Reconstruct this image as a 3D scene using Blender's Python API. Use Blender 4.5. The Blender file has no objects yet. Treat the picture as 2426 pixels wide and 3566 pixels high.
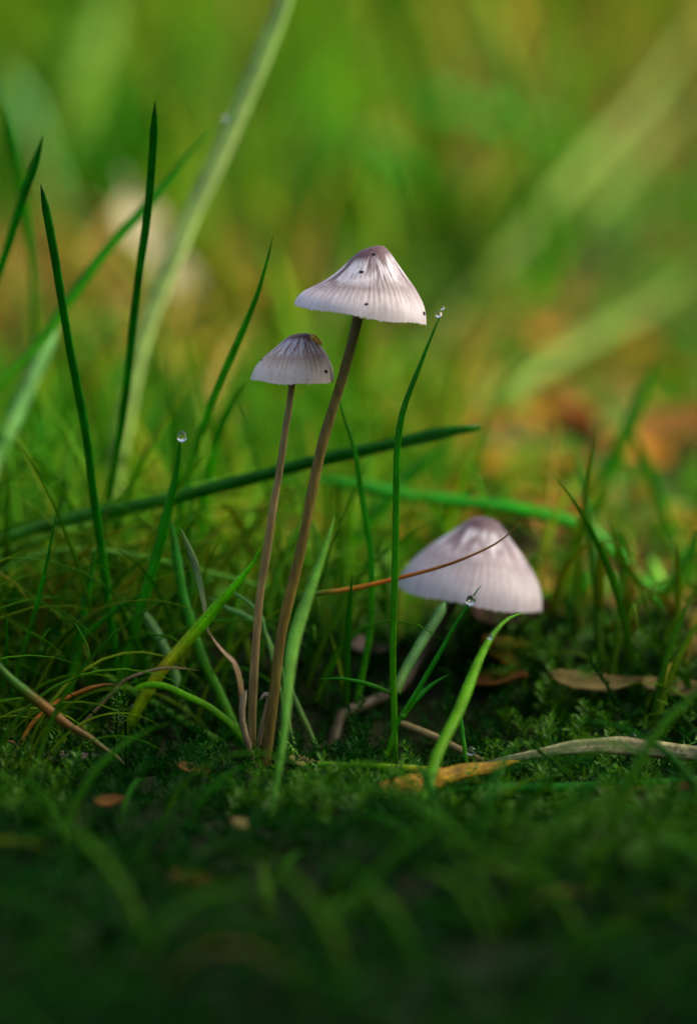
import bpy, math, random
import numpy as np
from mathutils import Vector, Matrix, noise as mnoise
from mathutils.bvhtree import BVHTree

R = math.radians
random.seed(7)
rng = np.random.default_rng(7)
sc = bpy.context.scene
col = sc.collection

# ------------------------------------------------------------------ camera
D = 0.70                    # focus distance (m)
PITCH = R(8.5)
MPP = 0.096 / 2426          # metres per photo pixel in the focus plane
zF = 907 * MPP / math.cos(PITCH) * 0.995
CAM = Vector((0, -D * math.cos(PITCH), zF + D * math.sin(PITCH)))
cd = bpy.data.cameras.new('camera')
cam = bpy.data.objects.new('camera', cd)
col.objects.link(cam)
cam.location = CAM
cam.rotation_euler = (R(90) - PITCH, 0, 0)
cd.sensor_fit = 'HORIZONTAL'
cd.sensor_width = 15.6
cd.lens = 15.6 * D / 0.096
cd.clip_start = 0.01
cd.clip_end = 500
cd.dof.use_dof = True
cd.dof.focus_distance = D
cd.dof.aperture_fstop = cd.lens / 20.0
cd.dof.aperture_blades = 0
sc.camera = cam

# ------------------------------------------------------------------ sky, sun, exposure
SUN_EL, SUN_AZ = R(40), R(100)        # azimuth clockwise from +Y
w = bpy.data.worlds.new('World')
sc.world = w
w.use_nodes = True
nt = w.node_tree
sky = nt.nodes.new('ShaderNodeTexSky')
sky.sky_type = 'NISHITA'
sky.sun_disc = False
sky.sun_elevation = SUN_EL
sky.sun_rotation = SUN_AZ
sky.dust_density = 7.0
sky.ozone_density = 0.0
sky.air_density = 0.5
bg = nt.nodes['Background']
bg.inputs['Strength'].default_value = 0.15
nt.links.new(sky.outputs[0], bg.inputs['Color'])
sd = bpy.data.lights.new('sun', 'SUN')
sd.energy = 3.3
sd.angle = R(0.6)
sd.color = (1.0, 0.88, 0.62)
sun = bpy.data.objects.new('sun', sd)
col.objects.link(sun)
sdir = Vector((math.sin(SUN_AZ) * math.cos(SUN_EL), math.cos(SUN_AZ) * math.cos(SUN_EL), math.sin(SUN_EL)))
sun.rotation_euler = sdir.to_track_quat('Z', 'Y').to_euler()
vs = sc.view_settings
vs.view_transform = 'Standard'
vs.look = 'None'
vs.exposure = 1.35
vs.gamma = 1.0
vs.use_curve_mapping = False
sc.cycles.use_denoising = True
sc.cycles.max_bounces = 10
sc.cycles.transparent_max_bounces = 8

# ------------------------------------------------------------------ geometry helpers
CX = Vector((1, 0, 0))
CUP = Vector((0, math.sin(PITCH), math.cos(PITCH)))
CF = Vector((0, math.cos(PITCH), -math.sin(PITCH)))
K = 2426 / 1581.0


def ray(x, y):
    """viewing ray of a point given in the 1581-wide copy of the photograph"""
    u = (x * K - 1213) * MPP / D
    v = (1783 - y * K) * MPP / D
    return (CF + CX * u + CUP * v).normalized()


def at(x, y, Y):
    """the point on the upright plane Y (millimetres behind the mushrooms)"""
    r = ray(x, y)
    return CAM + r * ((Y * 0.001 - CAM.y) / r.y)


def px(n, Y=0):
    """n pixels of that copy in metres at depth Y"""
    return n * K * MPP * (D + Y * 0.001) / D


def smooth(a, b, x):
    t = min(1, max(0, (x - a) / (b - a)))
    return t * t * (3 - 2 * t)


def nz(x, y, s, o=0.0):
    return mnoise.noise(Vector((x * s + o, y * s - o, o * 0.37)))


def G(x, y):
    """height of the ground"""
    z = 0.010 * smooth(0.0, 0.045, y)
    if y > 0.10:
        z += 0.050 * (y - 0.10) if y < 3 else 0.145 + 0.01 * (y - 3)
    near = 1.0 - smooth(4, 12, math.hypot(x, y))
    z += near * (0.0030 * nz(x, y, 28, 3) + 0.0015 * nz(x, y, 75, 9))
    z += 0.016 * nz(x, y, 5, 1) * smooth(0.12, 0.5, abs(y) + abs(x))
    # an invented steep bank, unseen on the sun's side, raised to shade the mushrooms
    qa = ((0.985 * x - 0.174 * y) - 1.30) / 0.60
    qp = ((0.174 * x + 0.985 * y) + 1.030) / 1.20
    q = qa * qa + qp * qp
    if q < 3:
        z += (1.90 + 0.10 * nz(x, y, 5, 5)) * math.exp(-(q ** 3))
    return z


def ground_hit(x, y):
    r = ray(x, y)
    t = 0.5
    while t < 4:
        p = CAM + r * t
        if p.z < G(p.x, p.y):
            return p
        t += 0.002
    return CAM + r * 4


def mesh(name, V, F, mat, parent=None, origin=None, smooth_sh=True, attrs=None):
    me = bpy.data.meshes.new(name)
    V = np.asarray(V, dtype=np.float64)
    if origin is not None:
        V = V - np.array(origin)
    me.from_pydata(V.tolist(), [], F if isinstance(F, list) else F.tolist())
    if attrs:
        for k, (typ, vals) in attrs.items():
            a = me.attributes.new(k, typ, 'POINT')
            key = 'value' if typ == 'FLOAT' else 'vector'
            a.data.foreach_set(key, np.asarray(vals, dtype=np.float32).ravel())
    if smooth_sh:
        me.polygons.foreach_set('use_smooth', [True] * len(me.polygons))
    me.materials.append(mat)
    me.update()
    o = bpy.data.objects.new(name, me)
    col.objects.link(o)
    if origin is not None:
        o.location = origin
    if parent is not None:
        o.parent = parent
        o.location = Vector(origin) - parent.location if origin is not None else (0, 0, 0)
        if origin is None:
            o.matrix_parent_inverse = Matrix.Translation(-parent.location)
    return o


def tag(o, label=None, cat=None, group=None, kind=None):
    if label: o['label'] = label
    if cat: o['category'] = cat
    if group: o['group'] = group
    if kind: o['kind'] = kind
    return o


def empty(name, loc):
    o = bpy.data.objects.new(name, None)
    o.empty_display_size = 0.005
    col.objects.link(o)
    o.location = loc
    return o


def spline(pts, n):
    """Catmull-Rom through pts (any dimension) with n samples"""
    P = np.array(pts, dtype=float)
    P = np.vstack([2 * P[0] - P[1], P, 2 * P[-1] - P[-2]])
    m = len(P) - 3
    out = []
    for i in range(n):
        s = i / (n - 1) * m
        k = min(int(s), m - 1)
        t = s - k
        a, b, c, d = P[k:k + 4]
        out.append(0.5 * (2 * b + (c - a) * t + (2 * a - 5 * b + 4 * c - d) * t * t + (3 * b - a - 3 * c + d) * t ** 3))
    return np.array(out)


def frames(C):
    T = np.gradient(C, axis=0)
    T /= np.linalg.norm(T, axis=1)[:, None] + 1e-12
    return T


# ------------------------------------------------------------------ materials
def newmat(name):
    m = bpy.data.materials.new(name)
    m.use_nodes = True
    n = m.node_tree.nodes
    return m, m.node_tree, n, n['Principled BSDF'], n['Material Output']


def ramp(nt, stops, fac, interp='LINEAR'):
    r = nt.nodes.new('ShaderNodeValToRGB')
    cr = r.color_ramp
    cr.interpolation = interp
    while len(cr.elements) < len(stops):
        cr.elements.new(0.5)
    for e, (p, c) in zip(cr.elements, stops):
        e.position = p
        e.color = (*c, 1) if len(c) == 3 else c
    nt.links.new(fac, r.inputs[0])
    return r.outputs[0]


def noise_tex(nt, vec, scale, detail=3, rough=0.55):
    t = nt.nodes.new('ShaderNodeTexNoise')
    t.inputs['Scale'].default_value = scale
    t.inputs['Detail'].default_value = detail
    t.inputs['Roughness'].default_value = rough
    if vec is not None:
        nt.links.new(vec, t.inputs['Vector'])
    return t.outputs['Fac']


def mixc(nt, fac, a, b, mode='MIX'):
    m = nt.nodes.new('ShaderNodeMix')
    m.data_type = 'RGBA'
    m.blend_type = mode
    for sock, v in ((m.inputs[0], fac), (m.inputs[6], a), (m.inputs[7], b)):
        if isinstance(v, (int, float)):
            sock.default_value = v
        elif isinstance(v, tuple):
            sock.default_value = (*v, 1) if len(v) == 3 else v
        else:
            nt.links.new(v, sock)
    return m.outputs[2]


def attr(nt, name, out='Fac'):
    a = nt.nodes.new('ShaderNodeAttribute')
    a.attribute_name = name
    return a.outputs[out]


def math_n(nt, op, a, b=None, clamp=False):
    m = nt.nodes.new('ShaderNodeMath')
    m.operation = op
    m.use_clamp = clamp
    for s, v in ((m.inputs[0], a), (m.inputs[1], b)):
        if v is None: continue
        if isinstance(v, (int, float)): s.default_value = v
        else: nt.links.new(v, s)
    return m.outputs[0]


def blade_mat(name, stops, rough=0.45, trans=0.48, var=0.35, spec=0.22, vein=0.25):
    """stops run from the tip (0) to the base (1) of a blade"""
    m, nt, n, bs, out = newmat(name)
    c = ramp(nt, stops, attr(nt, 't'))
    tc = nt.nodes.new('ShaderNodeTexCoord')
    nf = noise_tex(nt, tc.outputs['Object'], 260, 3)
    c = mixc(nt, var, c, ramp(nt, [(0.3, (0.35, 0.35, 0.35)), (0.7, (1.5, 1.5, 1.3))], nf), 'MULTIPLY')
    ff = noise_tex(nt, tc.outputs['Object'], 1700, 4, 0.65)
    c = mixc(nt, min(1.0, var * 1.1), c, ramp(nt, [(0.32, (0.5, 0.5, 0.45)), (0.68, (1.4, 1.35, 1.2))], ff), 'MULTIPLY')
    rib = ramp(nt, [(0.0, (1, 1, 1)), (0.22, (0, 0, 0))], math_n(nt, 'ABSOLUTE', attr(nt, 'u')))
    c = mixc(nt, math_n(nt, 'MULTIPLY', rib, 0.6 if vein else 0.0), c, mixc(nt, 1.0, c, (1.7, 1.6, 1.8), 'MULTIPLY'))
    # long fine veins
    wv = math_n(nt, 'SINE', math_n(nt, 'MULTIPLY', attr(nt, 'u'), 34.0))
    c = mixc(nt, vein, c, ramp(nt, [(0.0, (0.6, 0.6, 0.6)), (1.0, (1.2, 1.2, 1.2))], math_n(nt, 'ADD', math_n(nt, 'MULTIPLY', wv, 0.5), 0.5)), 'MULTIPLY')
    nt.links.new(c, bs.inputs['Base Color'])
    bs.inputs['Roughness'].default_value = rough
    bs.inputs['Specular IOR Level'].default_value = spec
    tr = nt.nodes.new('ShaderNodeBsdfTranslucent')
    nt.links.new(mixc(nt, 1.0, c, (1.45, 1.45, 0.25), 'MULTIPLY'), tr.inputs['Color'])
    mx = nt.nodes.new('ShaderNodeMixShader')
    mx.inputs[0].default_value = trans
    nt.links.new(bs.outputs[0], mx.inputs[1])
    nt.links.new(tr.outputs[0], mx.inputs[2])
    nt.links.new(mx.outputs[0], out.inputs['Surface'])
    return m


M = {}
M['dark'] = blade_mat('dark_green_blade', [(0, (0.05, 0.06, 0.01)), (0.04, (0.006, 0.17, 0.003)), (0.6, (0.010, 0.23, 0.002)), (1, (0.04, 0.28, 0.002))], spec=0.15)
M['green'] = blade_mat('green_blade', [(0, (0.12, 0.10, 0.02)), (0.035, (0.014, 0.24, 0.002)), (0.5, (0.032, 0.31, 0.002)), (1, (0.085, 0.32, 0.003))])
M['bright'] = blade_mat('bright_green_blade', [(0, (0.14, 0.48, 0.002)), (0.5, (0.19, 0.54, 0.003)), (1, (0.10, 0.36, 0.003))])
M['limeyel'] = blade_mat('lime_to_yellow_blade', [(0, (0.12, 0.50, 0.002)), (0.40, (0.22, 0.55, 0.004)), (0.62, (0.52, 0.54, 0.04)), (0.85, (0.30, 0.46, 0.008)), (1, (0.10, 0.32, 0.004))])
M['pale'] = blade_mat('pale_green_blade', [(0, (0.14, 0.44, 0.03)), (0.5, (0.22, 0.52, 0.07)), (1, (0.10, 0.38, 0.02))])
M['glaucous'] = blade_mat('glaucous_blade', [(0, (0.12, 0.31, 0.10)), (0.6, (0.13, 0.34, 0.10)), (1, (0.15, 0.33, 0.05))])
M['cross'] = blade_mat('crosswise_blade', [(0, (0.10, 0.30, 0.06)), (0.02, (0.012, 0.20, 0.004)), (0.35, (0.007, 0.15, 0.002)), (0.55, (0.03, 0.24, 0.01)), (1, (0.14, 0.36, 0.06))], spec=0.4, rough=0.35)  # paler towards the base: a sheen painted into the ramp
M['far'] = blade_mat('faded_blade', [(0, (0.11, 0.19, 0.02)), (0.5, (0.13, 0.21, 0.03)), (1, (0.08, 0.17, 0.012))], trans=0.3)
M['pale_sunlit'] = blade_mat('sunlit_pale_blade', [(0, (0.28, 0.48, 0.16)), (0.5, (0.46, 0.60, 0.30)), (1, (0.26, 0.44, 0.10))], rough=0.35, spec=0.5)  # pale blade whitened further, sunlight put into its base colour
M['soft'] = blade_mat('soft_green_blade', [(0, (0.11, 0.26, 0.015)), (0.5, (0.14, 0.30, 0.02)), (1, (0.10, 0.24, 0.012))])
M['straw'] = blade_mat('straw_blade', [(0, (0.32, 0.27, 0.11)), (0.5, (0.36, 0.31, 0.14)), (1, (0.26, 0.21, 0.08))], trans=0.3)
M['twist'] = blade_mat('withering_blade', [(0, (0.08, 0.22, 0.02)), (0.25, (0.26, 0.40, 0.20)), (0.42, (0.50, 0.46, 0.34)), (0.6, (0.34, 0.24, 0.13)), (1, (0.20, 0.17, 0.06))], trans=0.3)
M['orange'] = blade_mat('orange_dead_blade', [(0, (0.30, 0.20, 0.05)), (0.3, (0.30, 0.13, 0.02)), (0.6, (0.62, 0.24, 0.02)), (0.80, (0.45, 0.26, 0.03)), (0.9, (0.12, 0.26, 0.02)), (1, (0.06, 0.22, 0.01))], trans=0.35)
M['grn_or'] = blade_mat('green_blade_browning', [(0, (0.16, 0.16, 0.05)), (0.25, (0.14, 0.16, 0.03)), (0.38, (0.20, 0.12, 0.03)), (0.55, (0.24, 0.125, 0.02)), (0.66, (0.05, 0.18, 0.006)), (1, (0.03, 0.14, 0.01))], trans=0.3)
M['greydead'] = blade_mat('grey_dead_leaf', var=0.8, stops=[(0, (0.36, 0.40, 0.22)), (0.5, (0.50, 0.48, 0.28)), (1, (0.44, 0.43, 0.25))], trans=0.25, rough=0.6, vein=0.4)
M['yeldead'] = blade_mat('yellow_dead_leaf', var=0.9, stops=[(0, (0.48, 0.36, 0.02)), (0.5, (0.52, 0.33, 0.012)), (1, (0.30, 0.16, 0.01))], trans=0.35, rough=0.55, vein=0.4)
M['stub'] = blade_mat('grey_brown_stub', [(0, (0.10, 0.085, 0.075)), (0.5, (0.12, 0.105, 0.09)), (1, (0.10, 0.10, 0.05))], trans=0.05, rough=0.6)
M['husk'] = blade_mat('pale_husk', [(0, (0.50, 0.46, 0.36)), (0.4, (0.38, 0.31, 0.20)), (1, (0.22, 0.16, 0.09))], trans=0.35)
M['moss_dark'] = blade_mat('moss_leaf', [(0, (0.004, 0.060, 0.001)), (1, (0.004, 0.030, 0.001))], spec=0.05, rough=0.5, trans=0.3, vein=0)  # moss colour darkened to carry part of the foreground shade
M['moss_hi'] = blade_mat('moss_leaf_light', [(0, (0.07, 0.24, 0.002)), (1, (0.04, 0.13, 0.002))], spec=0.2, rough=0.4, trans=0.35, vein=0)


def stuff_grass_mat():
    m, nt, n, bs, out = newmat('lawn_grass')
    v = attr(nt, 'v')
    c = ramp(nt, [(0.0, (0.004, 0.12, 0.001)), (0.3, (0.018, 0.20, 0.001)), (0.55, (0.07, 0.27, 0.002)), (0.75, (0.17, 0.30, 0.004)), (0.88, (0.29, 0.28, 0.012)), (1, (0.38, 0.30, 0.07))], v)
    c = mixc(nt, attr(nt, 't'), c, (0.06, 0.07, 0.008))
    bs.inputs['Specular IOR Level'].default_value = 0.1
    nt.links.new(c, bs.inputs['Base Color'])
    bs.inputs['Roughness'].default_value = 0.6
    tr = nt.nodes.new('ShaderNodeBsdfTranslucent')
    nt.links.new(mixc(nt, 1.0, c, (1.45, 1.45, 0.25), 'MULTIPLY'), tr.inputs['Color'])
    mx = nt.nodes.new('ShaderNodeMixShader')
    mx.inputs[0].default_value = 0.5
    nt.links.new(bs.outputs[0], mx.inputs[1])
    nt.links.new(tr.outputs[0], mx.inputs[2])
    nt.links.new(mx.outputs[0], out.inputs['Surface'])
    return m


M['lawn'] = stuff_grass_mat()


def ground_mat():
    m, nt, n, bs, out = newmat('mossy_ground')
    g = nt.nodes.new('ShaderNodeNewGeometry').outputs['Position']
    a = noise_tex(nt, g, 9, 4)
    b = noise_tex(nt, g, 55, 5)
    f = noise_tex(nt, g, 480, 4)
    c = ramp(nt, [(0.30, (0.010, 0.040, 0.002)), (0.45, (0.035, 0.065, 0.003)), (0.54, (0.12, 0.085, 0.004)), (0.64, (0.12, 0.058, 0.005))], a)
    c = mixc(nt, attr(nt, 'litter'), ramp(nt, [(0.35, (0.006, 0.016, 0.001)), (0.65, (0.014, 0.030, 0.002))], b), c)
    c = mixc(nt, ramp(nt, [(0.42, (0, 0, 0)), (0.60, (0.7, 0.7, 0.7))], b), c, (0.012, 0.011, 0.003))
    bs.inputs['Specular IOR Level'].default_value = 0.15
    c = mixc(nt, 0.6, c, ramp(nt, [(0.3, (0.35, 0.35, 0.35)), (0.7, (1.5, 1.5, 1.5))], f), 'MULTIPLY')
    nt.links.new(c, bs.inputs['Base Color'])
    bs.inputs['Roughness'].default_value = 0.9
    bp = nt.nodes.new('ShaderNodeBump')
    bp.inputs['Distance'].default_value = 0.002
    nt.links.new(f, bp.inputs['Height'])
    nt.links.new(bp.outputs[0], bs.inputs['Normal'])
    return m


def leaf_mat(name, a, b, vein, trans=0.3):
    m, nt, n, bs, out = newmat(name)
    tc = nt.nodes.new('ShaderNodeTexCoord')
    f = noise_tex(nt, tc.outputs['Object'], 150, 4, 0.6)
    c = ramp(nt, [(0.35, a), (0.62, b)], f)
    uu = attr(nt, 'u')
    mid = ramp(nt, [(0.0, (1, 1, 1)), (0.06, (0, 0, 0))], math_n(nt, 'ABSOLUTE', uu))
    side = math_n(nt, 'SINE', math_n(nt, 'MULTIPLY', math_n(nt, 'ADD', attr(nt, 't'), math_n(nt, 'MULTIPLY', math_n(nt, 'ABSOLUTE', uu), -0.25)), 60.0))
    c = mixc(nt, ramp(nt, [(0.90, (0, 0, 0)), (1.0, (0.6, 0.6, 0.6))], side), c, vein)
    c = mixc(nt, mid, c, vein)
    nt.links.new(c, bs.inputs['Base Color'])
    bs.inputs['Roughness'].default_value = 0.65
    bs.inputs['Specular IOR Level'].default_value = 0.12
    tr = nt.nodes.new('ShaderNodeBsdfTranslucent')
    nt.links.new(c, tr.inputs['Color'])
    mx = nt.nodes.new('ShaderNodeMixShader')
    mx.inputs[0].default_value = trans
    nt.links.new(bs.outputs[0], mx.inputs[1])
    nt.links.new(tr.outputs[0], mx.inputs[2])
    nt.links.new(mx.outputs[0], out.inputs['Surface'])
    return m


M['l_orange'] = leaf_mat('orange_leaf', (0.22, 0.080, 0.004), (0.25, 0.125, 0.006), (0.28, 0.17, 0.04))
M['l_red'] = leaf_mat('red_leaf', (0.24, 0.035, 0.006), (0.20, 0.06, 0.01), (0.28, 0.12, 0.04))
M['l_brown'] = leaf_mat('brown_leaf', (0.10, 0.045, 0.008), (0.16, 0.075, 0.012), (0.22, 0.12, 0.03))
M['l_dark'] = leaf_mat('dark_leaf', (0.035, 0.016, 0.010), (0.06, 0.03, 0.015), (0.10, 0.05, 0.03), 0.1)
M['l_tan'] = leaf_mat('tan_leaf', (0.16, 0.130, 0.035), (0.21, 0.17, 0.05), (0.26, 0.23, 0.10))
M['l_ochre'] = leaf_mat('ochre_leaf', (0.26, 0.15, 0.008), (0.33, 0.19, 0.012), (0.36, 0.26, 0.05))
M['l_pale'] = leaf_mat('pale_leaf', (0.27, 0.26, 0.14), (0.33, 0.32, 0.20), (0.4, 0.38, 0.28))
M['l_grey'] = leaf_mat('grey_leaf', (0.16, 0.12, 0.10), (0.24, 0.19, 0.16), (0.30, 0.16, 0.06))


def cap_mat(name, seed, crown, mid, rim, bloom_lo=0.40, line_k=0.55):
    m, nt, n, bs, out = newmat(name)
    rad = attr(nt, 'rad')
    st = attr(nt, 'streak', 'Vector')
    ang = attr(nt, 'ang')

    def mapped(sx, sz):
        mp = nt.nodes.new('ShaderNodeMapping')
        mp.inputs['Scale'].default_value = (sx, sx, sz)
        mp.inputs['Location'].default_value = (seed, seed * 2, seed * 3)
        nt.links.new(st, mp.inputs['Vector'])
        return mp.outputs[0]
    rj = math_n(nt, 'ADD', rad, math_n(nt, 'MULTIPLY', math_n(nt, 'SUBTRACT', noise_tex(nt, mapped(7, 1.5), 1.0, 3), 0.5), 0.14))
    c = ramp(nt, [(0.0, crown[0]), (0.34, crown[1]), (0.56, mid), (0.73, tuple(0.62 * a + 0.38 * b for a, b in zip(mid, rim))), (0.92, rim), (1.0, tuple(min(0.86, v * 1.06) for v in rim))], rj)
    # darker lines of the gills showing through
    s = math_n(nt, 'ADD', math_n(nt, 'MULTIPLY', math_n(nt, 'SINE', ang), 0.5), 0.5)
    band = ramp(nt, [(0.48, (0, 0, 0)), (0.70, (1, 1, 1)), (0.88, (0.8, 0.8, 0.8)), (0.98, (0.10, 0.10, 0.10))], rad)
    lines = math_n(nt, 'MULTIPLY', ramp(nt, [(0.0, (1, 1, 1)), (0.45, (0.15, 0.15, 0.15)), (0.7, (0, 0, 0))], s), band)
    c = mixc(nt, math_n(nt, 'MULTIPLY', math_n(nt, 'MULTIPLY', lines, ramp(nt, [(0.35, (0.25, 0.25, 0.25)), (0.62, (1, 1, 1))], noise_tex(nt, mapped(5, 5), 1.0, 2))), line_k), c, tuple(v * 0.9 for v in mid))
    # hoary white fibrils below the crown, sky highlights painted in with them
    f1 = noise_tex(nt, mapped(22, 3.6), 1.0, 4, 0.65)
    f2 = noise_tex(nt, mapped(3.2, 2.4), 1.0, 2)
    zone = ramp(nt, [(0.27, (0, 0, 0)), (0.36, (1, 1, 1)), (0.60, (0.85, 0.85, 0.85)), (0.74, (0, 0, 0))], rad)
    fib = ramp(nt, [(bloom_lo, (0, 0, 0)), (bloom_lo + 0.07, (1, 1, 1))], f1)
    pat = ramp(nt, [(0.38, (0.05, 0.05, 0.05)), (0.52, (1, 1, 1))], f2)
    bl = math_n(nt, 'MULTIPLY', math_n(nt, 'MULTIPLY', fib, pat), zone)
    c = mixc(nt, math_n(nt, 'MULTIPLY', bl, 0.95), c, (0.86, 0.83, 0.85))
    mot = noise_tex(nt, mapped(9, 9), 1.0, 5, 0.7)
    c = mixc(nt, 0.55, c, ramp(nt, [(0.30, (0.62, 0.55, 0.50)), (0.52, (1.0, 1.0, 1.0)), (0.72, (1.15, 1.14, 1.13))], mot), 'MULTIPLY')
    nt.links.new(c, bs.inputs['Base Color'])
    bs.inputs['Roughness'].default_value = 0.45
    bs.inputs['Specular IOR Level'].default_value = 0.38
    bs.inputs['Subsurface Weight'].default_value = 0.2
    bs.inputs['Subsurface Radius'].default_value = (1.0, 0.75, 0.6)
    bs.inputs['Subsurface Scale'].default_value = 0.0012
    bp = nt.nodes.new('ShaderNodeBump')
    bp.inputs['Distance'].default_value = 0.00012
    bp.inputs['Strength'].default_value = 0.6
    nt.links.new(math_n(nt, 'ADD', f1, bl), bp.inputs['Height'])
    nt.links.new(bp.outputs[0], bs.inputs['Normal'])
    return m


def stem_mat(name, top, mid, bot):
    m, nt, n, bs, out = newmat(name)
    t = attr(nt, 't')
    tc = nt.nodes.new('ShaderNodeTexCoord')
    mp = nt.nodes.new('ShaderNodeMapping')
    mp.inputs['Scale'].default_value = (1, 1, 0.12)
    nt.links.new(tc.outputs['Object'], mp.inputs['Vector'])
    f = noise_tex(nt, mp.outputs[0], 1800, 4, 0.6)
    g = noise_tex(nt, tc.outputs['Object'], 90, 3)
    c = ramp(nt, [(0, top), (0.45, mid), (1, bot)], t)
    c = mixc(nt, 0.7, c, ramp(nt, [(0.3, (0.55, 0.5, 0.45)), (0.7, (1.45, 1.4, 1.35))], f), 'MULTIPLY')
    c = mixc(nt, 0.6, c, ramp(nt, [(0.35, (0.6, 0.55, 0.5)), (0.65, (1.3, 1.25, 1.2))], g), 'MULTIPLY')
    nt.links.new(c, bs.inputs['Base Color'])
    bs.inputs['Roughness'].default_value = 0.5
    bs.inputs['Specular IOR Level'].default_value = 0.25
    bs.inputs['Subsurface Weight'].default_value = 0.15
    bs.inputs['Subsurface Radius'].default_value = (1.0, 0.85, 0.4)
    bs.inputs['Subsurface Scale'].default_value = 0.0008
    bp = nt.nodes.new('ShaderNodeBump')
    bp.inputs['Distance'].default_value = 0.00006
    nt.links.new(f, bp.inputs['Height'])
    nt.links.new(bp.outputs[0], bs.inputs['Normal'])
    tr = nt.nodes.new('ShaderNodeBsdfTranslucent')
    nt.links.new(mixc(nt, 1.0, c, (1.8, 1.6, 1.2), 'MULTIPLY'), tr.inputs['Color'])
    mx = nt.nodes.new('ShaderNodeMixShader')
    mx.inputs[0].default_value = 0.3
    nt.links.new(bs.outputs[0], mx.inputs[1])
    nt.links.new(tr.outputs[0], mx.inputs[2])
    nt.links.new(mx.outputs[0], out.inputs['Surface'])
    return m


def plain_mat(name, c, rough=0.4, c2=None, scale=900):
    m, nt, n, bs, out = newmat(name)
    tc = nt.nodes.new('ShaderNodeTexCoord')
    f = noise_tex(nt, tc.outputs['Object'], scale, 3)
    nt.links.new(ramp(nt, [(0.35, c), (0.65, c2 or tuple(v * 1.5 for v in c))], f), bs.inputs['Base Color'])
    bs.inputs['Roughness'].default_value = rough
    return m


M['gill'] = plain_mat('gill_flesh', (0.55, 0.50, 0.49), 0.6, (0.66, 0.61, 0.60))
M['speck'] = plain_mat('black_speck', (0.004, 0.004, 0.006), 0.35)
M['bug'] = plain_mat('yellow_insect', (0.66, 0.30, 0.01), 0.3, (0.85, 0.52, 0.05), 1500)
dm, dnt, dn, dbs, dout = newmat('dew')
dbs.inputs['Transmission Weight'].default_value = 1.0
dbs.inputs['IOR'].default_value = 1.333
dbs.inputs['Roughness'].default_value = 0.0
dbs.inputs['Base Color'].default_value = (1, 1, 1, 1)
M['dew'] = dm

# ------------------------------------------------------------------ ground sheet
def axis(vals):
    out = [vals[0][0]]
    for (a, b, s) in vals:
        k = max(1, int(round((b - a) / s)))
        out += [a + (b - a) * (i + 1) / k for i in range(k)]
    return out


gx = axis([(-220, -20, 20), (-20, -3, 1.7), (-3, -1, 0.1), (-1, -0.3, 0.05), (-0.3, -0.12, 0.015), (-0.12, 0.12, 0.004), (0.12, 0.3, 0.015), (0.3, 1, 0.05), (1, 3, 0.1), (3, 20, 1.7), (20, 220, 20)])
gy = axis([(-220, -20, 20), (-20, -3, 1.7), (-3, -0.4, 0.06), (-0.4, -0.17, 0.02), (-0.17, 0.14, 0.004), (0.14, 0.5, 0.015), (0.5, 3, 0.06), (3, 20, 1.7), (20, 220, 20)])
V = [(x, y, G(x, y)) for y in gy for x in gx]
nx = len(gx)
F = [(j * nx + i, j * nx + i + 1, (j + 1) * nx + i + 1, (j + 1) * nx + i) for j in range(len(gy) - 1) for i in range(nx - 1)]
tag(mesh('ground', V, F, ground_mat(), attrs={'litter': ('FLOAT', [smooth(0.02, 0.07, v[1] + 0.03 * nz(v[0], v[1], 20, 4)) for v in V])}), kind='structure')


# ------------------------------------------------------------------ blades
def blade_geo(C, W, roll=0.0, thick=0.16, fold=0.25, tipk=0.35, basek=0.0, twist=0.0, blunt=0.0, wav=0.07):
    """closed flattened blade along C (tip first); W = half width"""
    n = len(C)
    T = frames(C)
    V, t_, u_, F = [], [], [], []
    sw = random.random() * 90
    for i in range(n):
        t = i / (n - 1)
        T_ = Vector(T[i])
        view = (Vector(C[i]) - CAM).normalized()
        side = T_.cross(view)
        if side.length < 1e-4: side = Vector((1, 0, 0))
        side.normalize()
        side = Matrix.Rotation(roll + twist * t, 3, T_) @ side
        nor = side.cross(T_).normalized()
        wv = W * max(blunt, min(1.0, (t / tipk) ** 0.75 if t < tipk else 1.0))
        if basek: wv *= 1 - basek * max(0, (t - 0.5) * 2)
        wv = max(wv, W * 0.03)
        wv *= 1 + 1.4 * wav * mnoise.noise(Vector((t * 9, sw, 0)))
        c = Vector(C[i]) + nor * W * 3 * wav * mnoise.noise(Vector((t * 5, sw, 7))) + side * W * 1.2 * wav * mnoise.noise(Vector((t * 6, sw, 3)))
        th = thick * wv
        V += [c - side * wv + nor * fold * wv, c - side * wv * 0.5 + nor * (fold * 0.4 * wv + th), c + nor * th, c + side * wv * 0.5 + nor * (fold * 0.4 * wv + th), c + side * wv + nor * fold * wv,
              c + side * wv * 0.5 + nor * (fold * 0.4 * wv - th), c - nor * th * 1.4, c - side * wv * 0.5 + nor * (fold * 0.4 * wv - th)]
        t_ += [t] * 8
        u_ += [-1, -0.5, 0, 0.5, 1, 0.5, 0, -0.5]
    for i in range(n - 1):
        for k in range(8):
            a, b = i * 8 + k, i * 8 + (k + 1) % 8
            F.append((a, b, b + 8, a + 8))
    F.append(tuple(range(7, -1, -1)))
    F.append(tuple((n - 1) * 8 + k for k in range(8)))
    return V, F, {'t': ('FLOAT', t_), 'u': ('FLOAT', u_)}


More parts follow.
